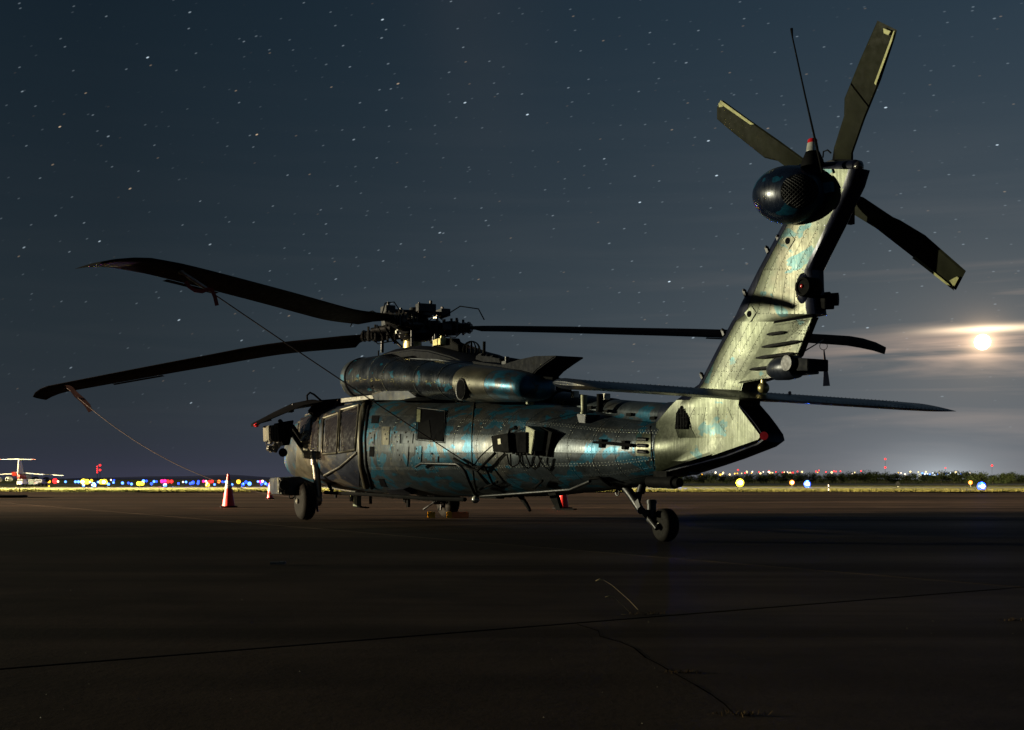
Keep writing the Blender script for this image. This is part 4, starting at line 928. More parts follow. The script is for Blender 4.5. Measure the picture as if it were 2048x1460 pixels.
for sy in (1, -1):
    b = MB(); b.cyl((.0, sy*1.10, .33), (.0, sy*1.18, 1.10), .062, n=16); b.cyl((0, sy*1.17, .95), (0, sy*1.18, 1.2), .08, n=16); b.cyl((0, sy*1.08, .33), (0, sy*1.25, .33), .09, n=14)
    b.build('main_gear_strut', M_metal if sy > 0 else M_dmetal, heli, smooth=40)
    b = MB(); b.tube([(-.0, sy*1.12, .34), (.45, sy*1.05, .42), (1.15, sy*.98, .60)], [.08, .07, .07]); b.build('drag_beam', M_dmetal, heli, smooth=40)
    b = MB(); b.sphere((-.06, sy*1.2, .30), (.10, .04, .12)); b.cyl((-.1, sy*1.16, .14), (-.1, sy*1.18, .30), .018); b.build('brake_caliper', M_dmetal, heli)
b = MB(); b.box((-.02, -1.02, .42), (.30, .05, .16)); b.tube([(.05, -1.0, .5), (-.1, -1.05, .3), (.3, -1.0, .15)], .02); b.build('brake_line_guard', M_dmetal, heli)
# ---- stub wing with its braces, launcher and the pod beneath
def wsec(y, x, z, c, t): return [Vector((x+c*.5-u*c, y, z+tt*t*7)) for u, tt in AF]
b = MB(); b.loft([wsec(.95, .75, 2.06, 1.0, .22), wsec(1.25, .8, 2.00, .95, .2), wsec(1.6, .85, 1.84, .62, .18), wsec(1.9, .85, 1.70, .42, .13), wsec(2.02, .85, 1.65, .30, .11)])
wing = b.build('stub_wing', M_dark, heli, smooth=40)
b = MB(); q = at(512, 850, 2.0); q = atx(513, 850, .8); b.sphere(q, (.09, .05, .04)); b.build('wing_tip_light', M_redlens, wing)
b = MB(); q = atx(540, 838, .85); b.tube([atx(524, 845, .75), atx(543, 840, .75)], .012); b.build('wing_handrail', M_metal, wing)
for (A, B_) in (((571, 848), (638, 944)), ((585, 852), (651, 950)), ((560, 842), (581, 872))):
    b = MB(); b.tube([atx(*A, .95), atx(*B_, .35)], .040, n=12); b.build('wing_brace', M_black, heli, smooth=60)
b = MB(); b.tube([atx(651, 950, .35), atx(660, 975, .2), atx(664, 982, .1)], .03); b.build('brace_foot', M_black, heli)
wl_ = MB(); wl_.hexa([atx(537, 851, .5), atx(556, 849, .5), atx(558, 884, .5), atx(538, 882, .5)], (.35, 0, 0)); lw = wl_.build('rack_panel', M_worn, heli, bevel=.008)
for k in range(3): b = MB(); q = [atx(541+k*6, 852, .495), atx(543+k*6, 852, .495), atx(544+k*6, 882, .495), atx(541+k*6, 882, .495)]; b.hexa(q, (-.012, 0, 0)); b.build('panel_rib', M_dmetal, lw)
b = MB(); b.hexa([atx(557, 846, .55), atx(588, 840, .55), atx(580, 890, .55), atx(558, 892, .55)], (.3, 0, 0)); b.build('weapon_rack', M_black, heli, bevel=.01)
b = MB(); 
for k in range(14): b.box(atx(537+random.uniform(0, 24), 884+random.uniform(0, 18), .6), (.12, random.uniform(.03, .08), random.uniform(.03, .08)), Matrix.Rotation(random.uniform(0, 1), 3, 'X'))
b.tube([atx(536, 880, .5), atx(532, 886, .5), atx(534, 894, .5), atx(541, 897, .5)], .010, n=6); b.build('rack_mechanism', M_metal, heli)
b = MB(); b.cyl(atx(566, 905, .8), atx(566, 905, -.1)+Vector((0, 0, 0)), .075, n=18); b.build('rack_tube', M_black, heli)
b = MB(); b.tube([atx(615, 805, 1.0), atx(614, 791, 1.0), atx(620, 785, 1.0), atx(628, 789, 1.0), atx(642, 801, 1.0)], .018); b.build('wire_cutter', M_black, heli)
b = MB(); b.cyl(atx(586, 824, .8), atx(586, 808, .8), .018); b.box(atx(580, 823, .8), (.08, .07, .04)); b.build('wing_antenna', M_dmetal, heli)
# dark roof covers and rags where the wing meets the cabin
b = MB(); b.hexa([atx(640, 800, .6), atx(700, 795, .6), atx(690, 808, .6), atx(675, 838, .6), atx(655, 848, .6), atx(640, 838, .6), atx(622, 822, .6)], (.25, 0, 0)); b.build('wing_root_cover', M_black, heli, bevel=.02)
b = MB(); b.loft([[atx(640+dx_, 826+dy_, .55-.03*k) for dx_, dy_ in ((0, 0), (6, -5), (11, 2), (7, 9), (1, 8))] for k in range(3)]); b.build('rag', plain('brown_rag', (.16, .08, .05), .9), heli)
b = MB(); b.hexa([atx(558, 956, .15), atx(600, 953, .15), atx(628, 966, .15), atx(640, 985, .15), atx(600, 992, .15), atx(560, 988, .15)], (.6, 0, 0)); dp = b.build('lower_pod', M_navy, heli, bevel=.02)
b = MB(); b.hexa([atx(557, 955, .13), atx(576, 955, .13), atx(578, 990, .13), atx(558, 987, .13)], (.1, 0, 0)); b.build('pod_end_plate', M_worn, dp, bevel=.006)
b = MB(); b.cyl(atx(567, 970, .13), atx(567, 970, .13)-Vector((.06, 0, 0)), .09, n=18); b.cyl(atx(571, 984, .1), atx(571, 984, .1)-Vector((.05, 0, 0)), .04, n=12); b.build('pod_fitting', M_dmetal, dp)
b = MB()
for k in range(8): b.box(atx(559+random.uniform(0, 16), 958+k*4, .12), (.04, .05, .03))
b.build('pod_bolts', M_metal, dp)
b = MB(); q = atx(583, 992, .2); b.tube([q+Vector((0, .04*math.cos(t), .05*math.sin(t))) for t in np.linspace(0, 6.28, 13)], .012, n=6); b.build('tow_shackle', M_dmetal, dp)
# ---- belly antennas and fittings
def bant(P, y, th, name='belly_antenna', mat=M_black): b = MB(); b.hexa([at(*p, y) for p in P], (0, -th, 0)); return b.build(name, mat, heli, bevel=.003)
bant([(706, 985), (714, 985), (714, 1013), (706, 1012)], .5, .08, 'belly_mast', M_olive); bant([(706, 1011), (733, 1014), (733, 1017), (706, 1014)], .48, .05, 'belly_mast_foot')
bant([(738, 988), (741, 988), (741, 1008), (738, 1008)], .4, .03); bant([(699, 988), (703, 988), (703, 1003), (699, 1003)], .5, .03, mat=M_dmetal)
bant([(806, 992), (811, 992), (810, 1006), (806, 1003)], .3, .04); bant([(812, 992), (816, 992), (816, 1014), (813, 1014)], .3, .04); bant([(668, 984), (671, 984), (671, 996), (668, 996)], .4, .03)
bant([(1094, 984), (1110, 983), (1120, 1017), (1147, 1017), (1147, 1020), (1112, 1021)], .25, .05)
b = MB(); P = [at(x, y, .3) for x, y in ((1034, 986), (1044, 996), (1052, 1007), (1060, 1021))]; b.tube(P, [.035, .033, .028, .022]); b.build('drain_hose', M_black, heli, smooth=60)
b = MB(); b.sphere(at(951, 999, .4), .055); b.build('belly_lamp', M_clear, heli, smooth=60)
b = MB(); b.box(at(1003, 991, .4), (.35, .15, .05)); b.box(at(985, 994, .4), (.5, .12, .04)); b.box(at(1024, 989, .4), (.3, .2, .06)); b.build('belly_fittings', M_black, heli, bevel=.006)
b = MB(); b.tube([at(650, 985, .9), at(760, 990, .9), at(850, 997, .9), at(930, 999, .9)], .03); b.build('belly_keel', M_black, heli)
# ================================================================== ROPES, STREAMERS, CHOCKS, CONES
def worldtube(name, pts, r, mat, label, cat, group=None, n=6):
    b = MB(); b.tube([Vector(p) for p in pts], r, n=n); o = b.build(name, mat, None, smooth=60); return tag(o, label, cat, group)
def bladept(i, r): zf, d, side, Rr = BINFO[i]; return to_world(HUB+d*r+Vector((0, 0, zf(r)-HUB.z-.03)))
def ropepts(A, B_, sag, n=20):
    A, B_ = Vector(A), Vector(B_); return [A.lerp(B_, t)-Vector((0, 0, sag*4*t*(1-t))) for t in [i/n for i in range(n+1)]]
A = bladept(0, station(BL[0][0], 362, 540)[0]); B_ = to_world(on_hull(938, 925, .05))
r1 = worldtube('tie_down_rope', ropepts(A, B_, .02), .0075, M_rope, 'pale red rope from the upper left rotor blade down to the fuselage side', 'rope', 'rotor tie-down ropes')
b = MB(); q = Vector(A); dr = (B_-A).normalized(); b.cyl(q, q+dr*.35, .022); b.sphere(q, .035); o = b.build('rope_clamp', M_metal, r1)
A2 = bladept(1, station(BL[1][0], 132, 768)[0]); Bq = to_world(atx(583, 994, .2))
mid = ropepts(A2, Bq, .42, 30)
worldtube('tie_down_rope', mid, .008, M_rope, 'long sagging rope from the lower left rotor blade to the pod by the front wheel', 'rope', 'rotor tie-down ropes')
A3 = bladept(2, station(BL[2][0], 1648, 688)[0]); worldtube('tie_down_rope', ropepts(A3, to_world(at(1596, 710, .05)), .0), .008, M_rope, 'short rope from the right-hand rotor blade to the tail fin', 'rope', 'rotor tie-down ropes')
worldtube('cockpit_cord', ropepts(to_world(atx(676, 800, .5)), to_world(atx(650, 840, .5)), .02), .009, M_rope, 'brown cord hanging from the left engine intake over the stub wing', 'rope')
worldtube('cockpit_cord', ropepts(to_world(atx(683, 802, .5)), to_world(atx(674, 823, .5)), .01), .008, M_red, 'short reddish cord beside the cabin door top', 'rope')
for P in ([(938, 924), (950, 931), (965, 935), (985, 920), (1000, 908)], [(905, 912), (925, 921), (948, 936)]):
    pass
worldtube('securing_strap', [to_world(on_hull(x, y, .09)) for x, y in ((908, 914), (922, 921), (940, 930), (955, 934), (970, 922), (990, 905))], .020, M_black, 'black strap knotted on the fuselage side below the equipment boxes', 'strap')
def ribbon(name, pts, w_, mat, label, cat, dep=(0, 1, 0), group=None):
    b = MB(); P = [Vector(p) for p in pts]; rings = []
    for i, p in enumerate(P):
        t = (P[min(i+1, len(P)-1)]-P[max(i-1, 0)]).normalized(); s_ = t.cross(Vector(dep)).normalized(); ww = w_[i] if hasattr(w_, '__len__') else w_
        f = Vector(dep)*.004; rings.append([p+s_*ww+f, p-s_*ww+f, p-s_*ww-f, p+s_*ww-f])
    b.loft(rings); return tag(b.build(name, mat, None, smooth=60), label, cat, group)
D1 = A.y-.1
ribbon('warning_streamer', [wp(x, y, D1) for x, y in ((371, 563), (378, 573), (390, 581), (404, 583), (417, 578), (424, 580), (430, 594), (434, 611))], .022, M_red, 'curled red streamer under the tip of the upper left rotor blade', 'streamer', group='rotor streamers')
ribbon('warning_streamer', [wp(x, y, A2.y-.1) for x, y in ((130, 767), (142, 777), (153, 790), (166, 801), (176, 812), (181, 823))], [.02, .04, .05, .05, .05, .04], plain('dull_red_fabric', (.13, .05, .045), .9), 'dull red streamer hanging beneath the lower left rotor blade tip', 'streamer', group='rotor streamers')
st3 = ribbon('warning_streamer', [wp(x, y, A3.y-.3) for x, y in ((1648, 700), (1650, 725), (1652, 750), (1653, 772))], [.008, .02, .035, .05], M_pale, 'pale pink streamer hanging from a ring under the right rotor blade', 'streamer', group='rotor streamers')
b = MB(); q = wp(1647, 692, A3.y-.3); b.tube([q+Vector((.055*math.cos(t), 0, .055*math.sin(t))) for t in np.linspace(0, 6.28, 21)], .005, n=5); b.build('streamer_ring', M_dmetal, st3)
# wheel chocks at the far main wheel
def chock(c, L_, mat_end, mat_body, label):
    o = empty('wheel_chock', c, R(4)); tag(o, label, 'wheel chock', 'wheel chocks at the far wheel')
    b = MB(); b.hexa([(0, -.05, 0), (0, .05, 0), (0, .035, .11), (0, -.035, .11)], (L_, 0, 0)); b.build('block', mat_body, o, bevel=.008)
    b = MB(); b.hexa([(-.10, -.052, 0), (-.10, .052, 0), (-.10, .037, .115), (-.10, -.037, .115)], (.10, 0, 0)); b.build('painted_end', mat_end, o, bevel=.008)
    b = MB(); b.cyl((-.105, 0, .055), (-.09, 0, .055), .02, n=10); b.build('hole', M_dark, o); return o
qa = wp(0, 0, 1)
d_ = CAMH*FPX/(1036-HY)
chock(((904-CX)/FPX*d_, d_, 0), .30, M_choky, M_chocko, 'orange wheel chock with yellow end in front of the far main wheel')
chock(((866-CX)/FPX*d_, d_, 0), .04, M_choky, M_choky, 'yellow wheel chock end at the left of the far main wheel')
def cone(px, py, hpx, label, band=(.55, .8), band2=None):
    d = (CAMH-0)*FPX/(py-HY); h = hpx/FPX*d; o = empty('traffic_cone', ((px-CX)/FPX*d, d, ground_z(d)), R(20)); tag(o, label, 'traffic cone', 'traffic cones on the apron')
    b = MB(); w_ = h*.47; b.box((0, 0, .02), (w_, w_, .04)); b.build('base', M_black, o, bevel=.008)
    rr = lambda t: h*(.19-.155*t)
    b = MB(); b.lathe((0, 0, .04), (0, 0, 1), [((h-.04)*t, rr(t)) for t in (0, .25, .5, .75, .97, 1)], 24); b.build('cone_body', M_cone, o, smooth=40)
    b = MB(); b.lathe((0, 0, .04), (0, 0, 1), [((h-.04)*t, rr(t)+.004) for t in (band[0], (band[0]+band[1])/2, band[1])], 24); b.build('reflective_band', M_conew, o, smooth=40)
    return o
cone(457, 1015, 67, 'tall red traffic cone with white band standing under the long rope', (.55, .80))
cone(540, 998, 33, 'small distant traffic cone left of the front wheel', (.45, .8)); cone(1125, 1018, 66, 'red traffic cone half hidden behind the belly antenna', (.48, .66))
b = MB(); dd = CAMH*FPX/(996-HY); P = [((x-CX)/FPX*dd+0, dd+o_, .05) for x, o_ in ((-60, 0), (10, 0), (28, .3), (31, 1.0), (20, 1.5), (-60, 1.6))]; b.tube(P, .05); tag(b.build('ground_hose', M_black, None, smooth=60), 'black hose lying on the concrete at the left edge', 'hose')
# weeds in the slab joints
def weed(px, py, n, h, label, stalk=None, seed=1):
    rnd = random.Random(seed); d = CAMH*FPX/(py-HY); c = Vector(((px-CX)/FPX*d, d, 0)); o = empty('weed_tuft', c); tag(o, label, 'weed', 'dry weeds in the joints'); b = MB()
    for k in range(n):
        a = rnd.uniform(0, 6.28); L_ = h*rnd.uniform(.3, 1); p0_ = Vector((rnd.gauss(0, h*1.2), rnd.gauss(0, h*.4), -.002)); l_ = rnd.uniform(.3, 1.6); tip = p0_+Vector((math.cos(a)*L_*l_, math.sin(a)*L_*l_, L_*rnd.uniform(.2, .8))); mid_ = p0_.lerp(tip, .5)+Vector((0, 0, L_*.25)); s_ = Vector((-math.sin(a), math.cos(a), 0))*.0014
        b.add([p0_-s_, p0_+s_, mid_-s_*.8, mid_+s_*.8, tip], [(0, 1, 3, 2), (2, 3, 4)])
    x = b.build('leaves', M_weed, o, smooth=0); x['kind'] = 'stuff'
    for st_ in (stalk or []):
        P = [Vector(((x_-CX)/FPX*d, d, CAMH+(HY-y_)/FPX*d))-c for x_, y_ in st_]
        b = MB(); b.tube(P[:-2], .0013, n=5); b.tube(P[-3:], [.001, .005, .002], n=6); b.build('seed_stalk', M_straw, o, smooth=60)
M_weed = plain('dry_weed', (.07, .045, .022), .9, spec=.02); M_straw = plain('dry_straw', (.50, .38, .19), .85)
weed(1290, 1229, 40, .04, 'dry weed with two tall seed stalks growing from the concrete joint', [[(1276, 1219), (1258, 1200), (1240, 1184), (1224, 1170), (1207, 1160), (1199, 1159), (1191, 1162)], [(1258, 1223), (1247, 1212), (1236, 1202), (1226, 1194), (1218, 1193), (1210, 1194)], [(1305, 1228), (1280, 1231), (1262, 1231), (1250, 1230), (1243, 1229)]], 2)
weed(1362, 1345, 60, .028, 'flat brown weed on the crack in the middle of the foreground', None, 3)
weed(1478, 1430, 60, .032, 'brown weed tuft near the bottom edge of the picture', None, 4); weed(2030, 1241, 60, .03, 'small dry weed at the right edge of the picture', None, 5)
b = MB(); cr_ = [(1155, 1249), (1178, 1256), (1197, 1262), (1200, 1273), (1240, 1284), (1268, 1296), (1292, 1316), (1318, 1329), (1345, 1345), (1390, 1370), (1420, 1388), (1448, 1408), (1470, 1430)]
G_ = []
for px, py in cr_: d = CAMH*FPX/(py-HY); G_.append(Vector(((px-CX)/FPX*d, d, .0015)))
for a_, c_ in zip(G_, G_[1:]):
    s_ = Vector((-(c_-a_).y, (c_-a_).x, 0)).normalized()*random.uniform(.0010, .0026); b.add([a_-s_, a_+s_, c_+s_, c_-s_, a_-s_-Vector((0, 0, .001)), a_+s_-Vector((0, 0, .001)), c_+s_-Vector((0, 0, .001)), c_-s_-Vector((0, 0, .001))], [(0, 1, 2, 3), (4, 5, 6, 7), (0, 1, 5, 4), (2, 3, 7, 6)])
b.build('crack', M_joint, apron, smooth=0, kind='structure')
b = MB(); d = CAMH*FPX/(1130-HY); q = Vector(((555-CX)/FPX*d, d, .015)); b.box(q, (.12, .03, .02)); b.box(q+Vector((.04, .01, .005)), (.05, .03, .02)); tag(b.build('metal_scrap', M_metal, None), 'small scrap of metal lying on the dark concrete at lower left', 'scrap')
# pebbles and grit
b = MB(); rnd = random.Random(4)
for k in range(130):
    d = rnd.uniform(2.2, 14); x = rnd.uniform(-.44, .44)*d; s_ = rnd.uniform(.001, .003); b.add([(x-s_, d, 0), (x+s_, d-s_, 0), (x+s_*.6, d+s_, 0), (x, d, s_*1.2)], [(0, 1, 3), (1, 2, 3), (2, 0, 3)])
tag(b.build('grit', plain('pale_grit', (.12, .10, .07), .8), None, smooth=0), 'loose grit scattered over the concrete', None, None, 'stuff')
# ================================================================== FAR SIDE OF THE AIRFIELD
def gpy(d): return HY+(CAMH-ground_z(d))*FPX/d
def g3(px, d, z=0.): return Vector(((px-CX)/FPX*d, d, ground_z(d)+z))
# tussocky edge where the grass meets the apron
b = MB(); rnd = random.Random(9)
for k in range(15000):
    x = rnd.uniform(-30, 34); d = 65+noise.noise(Vector((x*.11, 66, 0)))*2+abs(rnd.gauss(0, 1.0))*2.2+.6; h_ = rnd.uniform(.04, .16)*(1+.8*noise.noise(Vector((x*.5, d*.5, 3)))); a = rnd.uniform(0, 6.28); w_ = rnd.uniform(.02, .05)
    z = ground_z(d)-.05; u_ = Vector((math.cos(a), math.sin(a), 0))*w_; lean = Vector((rnd.gauss(0, .05), rnd.gauss(0, .05), 0)); p = Vector((x, d, z)); b.add([p-u_, p+u_, p+lean+Vector((0, 0, h_+.05))], [(0, 1, 2)])
tag(b.build('grass_tussocks', M_blade_grass, None, smooth=0), 'tussocky grass growing along the edge of the apron', None, None, 'stuff')
# hills
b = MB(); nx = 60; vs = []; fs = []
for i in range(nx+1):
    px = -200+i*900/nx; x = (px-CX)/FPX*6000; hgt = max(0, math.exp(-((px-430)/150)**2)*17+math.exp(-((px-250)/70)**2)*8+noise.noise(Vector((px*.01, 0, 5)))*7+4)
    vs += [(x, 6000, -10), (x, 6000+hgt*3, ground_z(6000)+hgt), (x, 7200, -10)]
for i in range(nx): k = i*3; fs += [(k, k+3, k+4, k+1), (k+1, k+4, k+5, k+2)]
b.add(vs, fs); b.build('hills', plain('hazed_hill', (.3, .28, .45), 1, spec=0), None, kind='structure')  # air haze over the hills is put into their pale violet colour
# trees along the far field
M_leaf = plain('night_foliage', (.030, .038, .015), .9, scale=.6, spec=.05); M_bark = plain('bark', (.04, .03, .02), .9)
def tree(loc, h_, w_, seed, label, group='trees along the far side of the airfield', nleaf=1000):
    rnd = random.Random(seed); o = empty('broadleaf_tree', loc); tag(o, label, 'tree', group)
    b = MB(); b.tube([(0, 0, -.3), (.1, 0, h_*.3), (0, .1, h_*.6)], [.14*h_/4, .10*h_/4, .05*h_/4], n=6)
    for k in range(4): a = rnd.uniform(0, 6.28); b.tube([(0, 0, h_*.3), (math.cos(a)*w_*.25, math.sin(a)*w_*.25, h_*.65)], [.07*h_/4, .03], n=5)
    b.build('trunk', M_bark, o)
    b = MB(); cl = [(rnd.uniform(-.36, .36)*w_, rnd.uniform(-.3, .3)*w_, h_*rnd.uniform(.25, .86), rnd.uniform(.16, .30)*w_) for _ in range(9)]
    for k in range(nleaf):
        cx_, cy_, cz_, cr_ = rnd.choice(cl); v = Vector((rnd.gauss(0, 1), rnd.gauss(0, 1), rnd.gauss(0, .8))).normalized()*cr_*rnd.uniform(.5, 1.05); p = Vector((cx_, cy_, cz_))+v
        s_ = h_*.065*rnd.uniform(.6, 1.5); e_ = [Vector((rnd.gauss(0, 1), rnd.gauss(0, 1), rnd.gauss(0, 1))).normalized()*s_ for _ in range(3)]; b.add([p+e_[0], p+e_[1], p+e_[2]], [(0, 1, 2)])
    b.build('crown', M_leaf, o, smooth=0); return o
protos = [tree(g3(1330+60*k, 640), 4.2, 6.5, k, 'low scrubby tree in the dark row on the horizon at right') for k in range(5)]
rnd = random.Random(21); x = 1330
tops = [(1300, 947), (1400, 947), (1500, 948), (1560, 946), (1640, 947), (1700, 946), (1745, 943), (1775, 943), (1800, 946), (1860, 946), (1900, 944), (1935, 945), (1990, 946), (2060, 946)]
first = set()
while x < 2090:
    d = rnd.uniform(600, 680); ty = np.interp(x, *zip(*tops)); need = (HY-ty)/FPX*d+CAMH-ground_z(d)
    k = rnd.randrange(5); src = protos[k]
    o = src if k not in first else copy_tree(src)
    zt_ = [n_ for a_, n_ in ((0, 'just right of the tail wheel pod'), (1460, 'behind the big yellow light'), (1560, 'behind the orange and blue pair'), (1690, 'left of the two-beacon mast'), (1770, 'right of the two-beacon mast'), (1840, 'before the floodlit building'), (1925, 'around the tall round trees'), (2005, 'at the right edge')) if x >= a_][-1]
    o['label'] = 'low scrubby tree in the far dark row %s' % zt_; o['group'] = 'far trees %s' % zt_
    first.add(k); o.location = g3(x, d); sc = need/4.0*rnd.uniform(.70, .98); o.scale = (sc*rnd.uniform(1.0, 1.4), sc, sc); o.rotation_euler = (0, 0, rnd.uniform(0, 6.28)); x += rnd.uniform(9, 17)
for k in range(5):
    if k not in first: protos[k].location = g3(1400+k*30, 640)
tree(g3(1957, 560), 5.4, 8.0, 77, 'tallest round-crowned tree standing above the far tree row at right', nleaf=2000)
tree(g3(2012, 570), 4.6, 7.0, 78, 'second tall round tree just right of the tallest one', nleaf=1800)
tree(g3(1985, 565), 4.0, 6.0, 79, 'bushy tree filling the gap between the two tall ones', nleaf=1500)
# lights
def lightmat(c): return emit('lamp_%d%d%d' % tuple(int(9*min(v, 1)) for v in c[:3]), c[:3], c[3])
LM = {k: lightmat(v) for k, v in dict(hot=(.85, .93, 1., 9), blue=(.02, .07, 1., 4), cyan=(.08, .24, 1., 5), white=(1, .80, .60, 3), amber=(1, .48, .03, 3.2), yellow=(1, .74, .04, 4), red=(1, .02, .02, 3.5), orange=(1, .22, .03, 3.5), warm=(1, .72, .30, 2.5), cool=(.8, .92, 1, 2.5), magenta=(1, .02, .22, 3.5)).items()}
M_post = plain('lamp_post_grey', (.05, .05, .05), .6)
def lamp(px, py, d, col, r_px, name, label, cat, group, post=True):
    p = wp(px, py, d); r_ = r_px*1.25/FPX*d; gz = ground_z(d); o = empty(name, (p.x, p.y, gz)); tag(o, label, cat, group); h_ = p.z-gz
    b = MB(); b.sphere((0, 0, h_), r_, 10, 0, 6); b.build('lamp', LM[col], o)  # oversized sphere: the bloom round the lamp is put into its size
    if r_px > 4.4 or (r_px > 3.2 and px > 1500): b = MB(); b.sphere((0, -r_*.8, h_), r_*.48, 10, 0, 6); b.build('glare_core', LM['hot'], o)  # overexposed white centre, added as a sphere on the viewer's side
    if h_-r_ > .02: b = MB(); b.cyl((0, 0, -.05), (0, 0, h_-r_*.8), max(.03, r_*.12), n=5); b.build('post', M_post, o)
    return o
CN = dict(blue='blue', cyan='pale blue', white='white', amber='amber', yellow='yellow', red='red', orange='orange', warm='warm white', cool='cool white', magenta='magenta')
far = [(131, 963.5, 'cyan', 1.6), (151, 963.5, 'cyan', 1.8), (157, 963.5, 'cyan', 2), (167, 963.5, 'yellow', 4.2), (174, 963.5, 'yellow', 3.6), (183, 961, 'amber', 2), (180, 964, 'white', 1.5), (167, 971, 'cyan', 1.8), (188, 970.5, 'cyan', 3.2), (196, 964, 'cyan', 1.5), (203, 964, 'yellow', 3.6), (209, 964, 'yellow', 4.),
       (222, 960, 'white', 1.2), (227, 965, 'cyan', 1.5), (217, 968.5, 'cyan', 2.), (228, 960.5, 'blue', 1.3), (245, 966, 'cyan', 2.0), (257, 966, 'blue', 1.6), (263, 968, 'cyan', 1.8), (277, 967, 'yellow', 3.0), (284, 967, 'yellow', 3.2), (287, 962, 'cyan', 2.2), (293, 962, 'blue', 1.6), (303, 967.5, 'blue', 2), (308, 963, 'cyan', 1.8), (313, 963, 'blue', 1.5),
       (324, 962.5, 'magenta', 2.6), (330, 962, 'magenta', 2.4), (336, 963, 'red', 2.4), (343, 963, 'red', 2.4), (330, 970.5, 'cyan', 2.6), (357, 967, 'blue', 1.6), (366, 964, 'white', 1.3), (372, 964, 'cyan', 1.6), (381, 967, 'blue', 2), (386, 965, 'blue', 2.4), (396, 967, 'blue', 1.8), (397, 963, 'blue', 1.8),
       (407, 962.5, 'magenta', 1.9), (412, 962.5, 'white', 1.6), (419, 963.5, 'red', 2.2), (424, 963, 'red', 2.2), (415, 970, 'amber', 3.2), (429, 969, 'cyan', 1.5), (438, 963, 'orange', 2.4), (445, 964, 'blue', 1.8), (451, 963.5, 'cyan', 1.6), (464, 969, 'cyan', 1.6), (477, 963.5, 'amber', 3.), (486, 969, 'blue', 2.2), (492, 964, 'blue', 2.), (499, 967.5, 'cyan', 2.8),
       (516, 963, 'cyan', 1.5), (521, 963.5, 'magenta', 2), (525, 962.5, 'white', 1.8), (529, 965, 'blue', 2), (523, 968, 'blue', 1.8), (531, 967, 'cyan', 1.9), (535, 969, 'blue', 1.8), (541, 967, 'cyan', 1.4), (553, 963.5, 'amber', 3.4),
       (92, 957, 'orange', 1.6), (98, 963, 'amber', 2.2), (110, 962, 'red', 3.6), (116, 963, 'white', 1.5), (98, 973, 'yellow', 1.2)]
zones = [(90, 'near the parked jet'), (150, 'right of the jet wing'), (165, 'by the first yellow pair at left'), (230, 'by the second yellow pair at left'), (300, 'left of the red cluster'), (350, 'in the first red cluster'), (400, 'between the two red clusters'), (435, 'in the second red cluster'), (480, 'just behind the tall cone'), (515, 'right of the tall cone'), (999, 'beside the stub wing pod')]
for i, (px, py, c, r_) in enumerate(far):
    d = 560 if py < 965 else (430 if py < 969 else 300)
    zn = [z for z in zones if px >= z[0]][-1][1] if px >= 90 else zones[0][1]
    lamp(px, py, d, c, r_*1.15, 'airfield_light', '%s airfield light on the far runway %s' % (CN[c], zn), 'airfield light', '%s airfield lights %s' % (CN[c], zn))
lamp(1480, 965.5, 225, 'yellow', 6.6, 'airfield_light', 'big yellow light glowing in the grass right of the tail', 'airfield light', None)
lamp(1584, 965, 300, 'orange', 4., 'airfield_light', 'orange light just left of the blue light in the grass', 'airfield light', None)
lamp(1614.5, 968, 190, 'blue', 5.6, 'airfield_light', 'blue taxiway light left of the striped post', 'airfield light', None)
lamp(1941, 965, 300, 'orange', 3.2, 'airfield_light', 'orange light beside the brightest blue light at right', 'airfield light', None)
lamp(1963, 972.5, 105, 'blue', 7., 'airfield_light', 'brightest blue taxiway light near the right edge', 'airfield light', None)
lamp(1355, 969, 150, 'blue', 1.6, 'airfield_light', 'blue light glowing behind the pod under the tail', 'airfield light', None)
rnd = random.Random(5)
for i in range(46):
    px = rnd.uniform(1368, 1585) if i < 34 else rnd.uniform(1585, 2040); d = rnd.uniform(1400, 2200)
    zl_ = [n_ for a_, n_ in ((0, 'left of the yellow field light'), (1440, 'above the yellow field light'), (1500, 'between the yellow and orange field lights'), (1570, 'above the orange and blue pair'), (1700, 'near the two-beacon mast'), (1830, 'around the lit white building'), (1950, 'at the far right edge')) if px >= a_][-1]
    lamp(px, rnd.uniform(944, 949.5) if px < 1480 else rnd.uniform(943, 947), d, rnd.choice(['warm', 'warm', 'warm', 'white', 'amber']), rnd.uniform(.8, 1.7), 'street_lamp', 'small town light on the horizon %s' % zl_, 'street lamp', 'town lights %s' % zl_)
for i, (px, py, r_) in enumerate([(1476, 940, 1.2), (1490, 946, .9), (1538, 942, 1.), (1552, 944, .9), (1565, 945, .9), (1582, 945.5, 1.1), (1586, 945.5, 1.1), (1595, 943, .9), (1632, 943, 1.), (1638, 941, .9), (1652, 944, .9), (1668, 942.5, 1.), (1672, 943, .9), (1681, 942.5, .9), (1722, 942, 1.), (1891, 936, .9), (1984, 931, 1.4), (1518, 944, .8)]):
    lamp(px, py, 2400, 'red', r_*1.15, 'mast_beacon', '%s red beacon on a distant mast %s' % ('low' if py > 943.2 else 'mid-height' if py > 941.5 else 'high', 'just left of the blue field light' if 1560 < px < 1600 else 'right of the blue field light' if 1600 < px < 1700 else 'above the yellow field light' if px < 1560 else 'left of the two-beacon mast' if px < 1750 else 'above the lit white building' if px < 1900 else 'alone near the right edge'), 'mast', None if px > 1700 else 'red beacons %d' % (px//60))
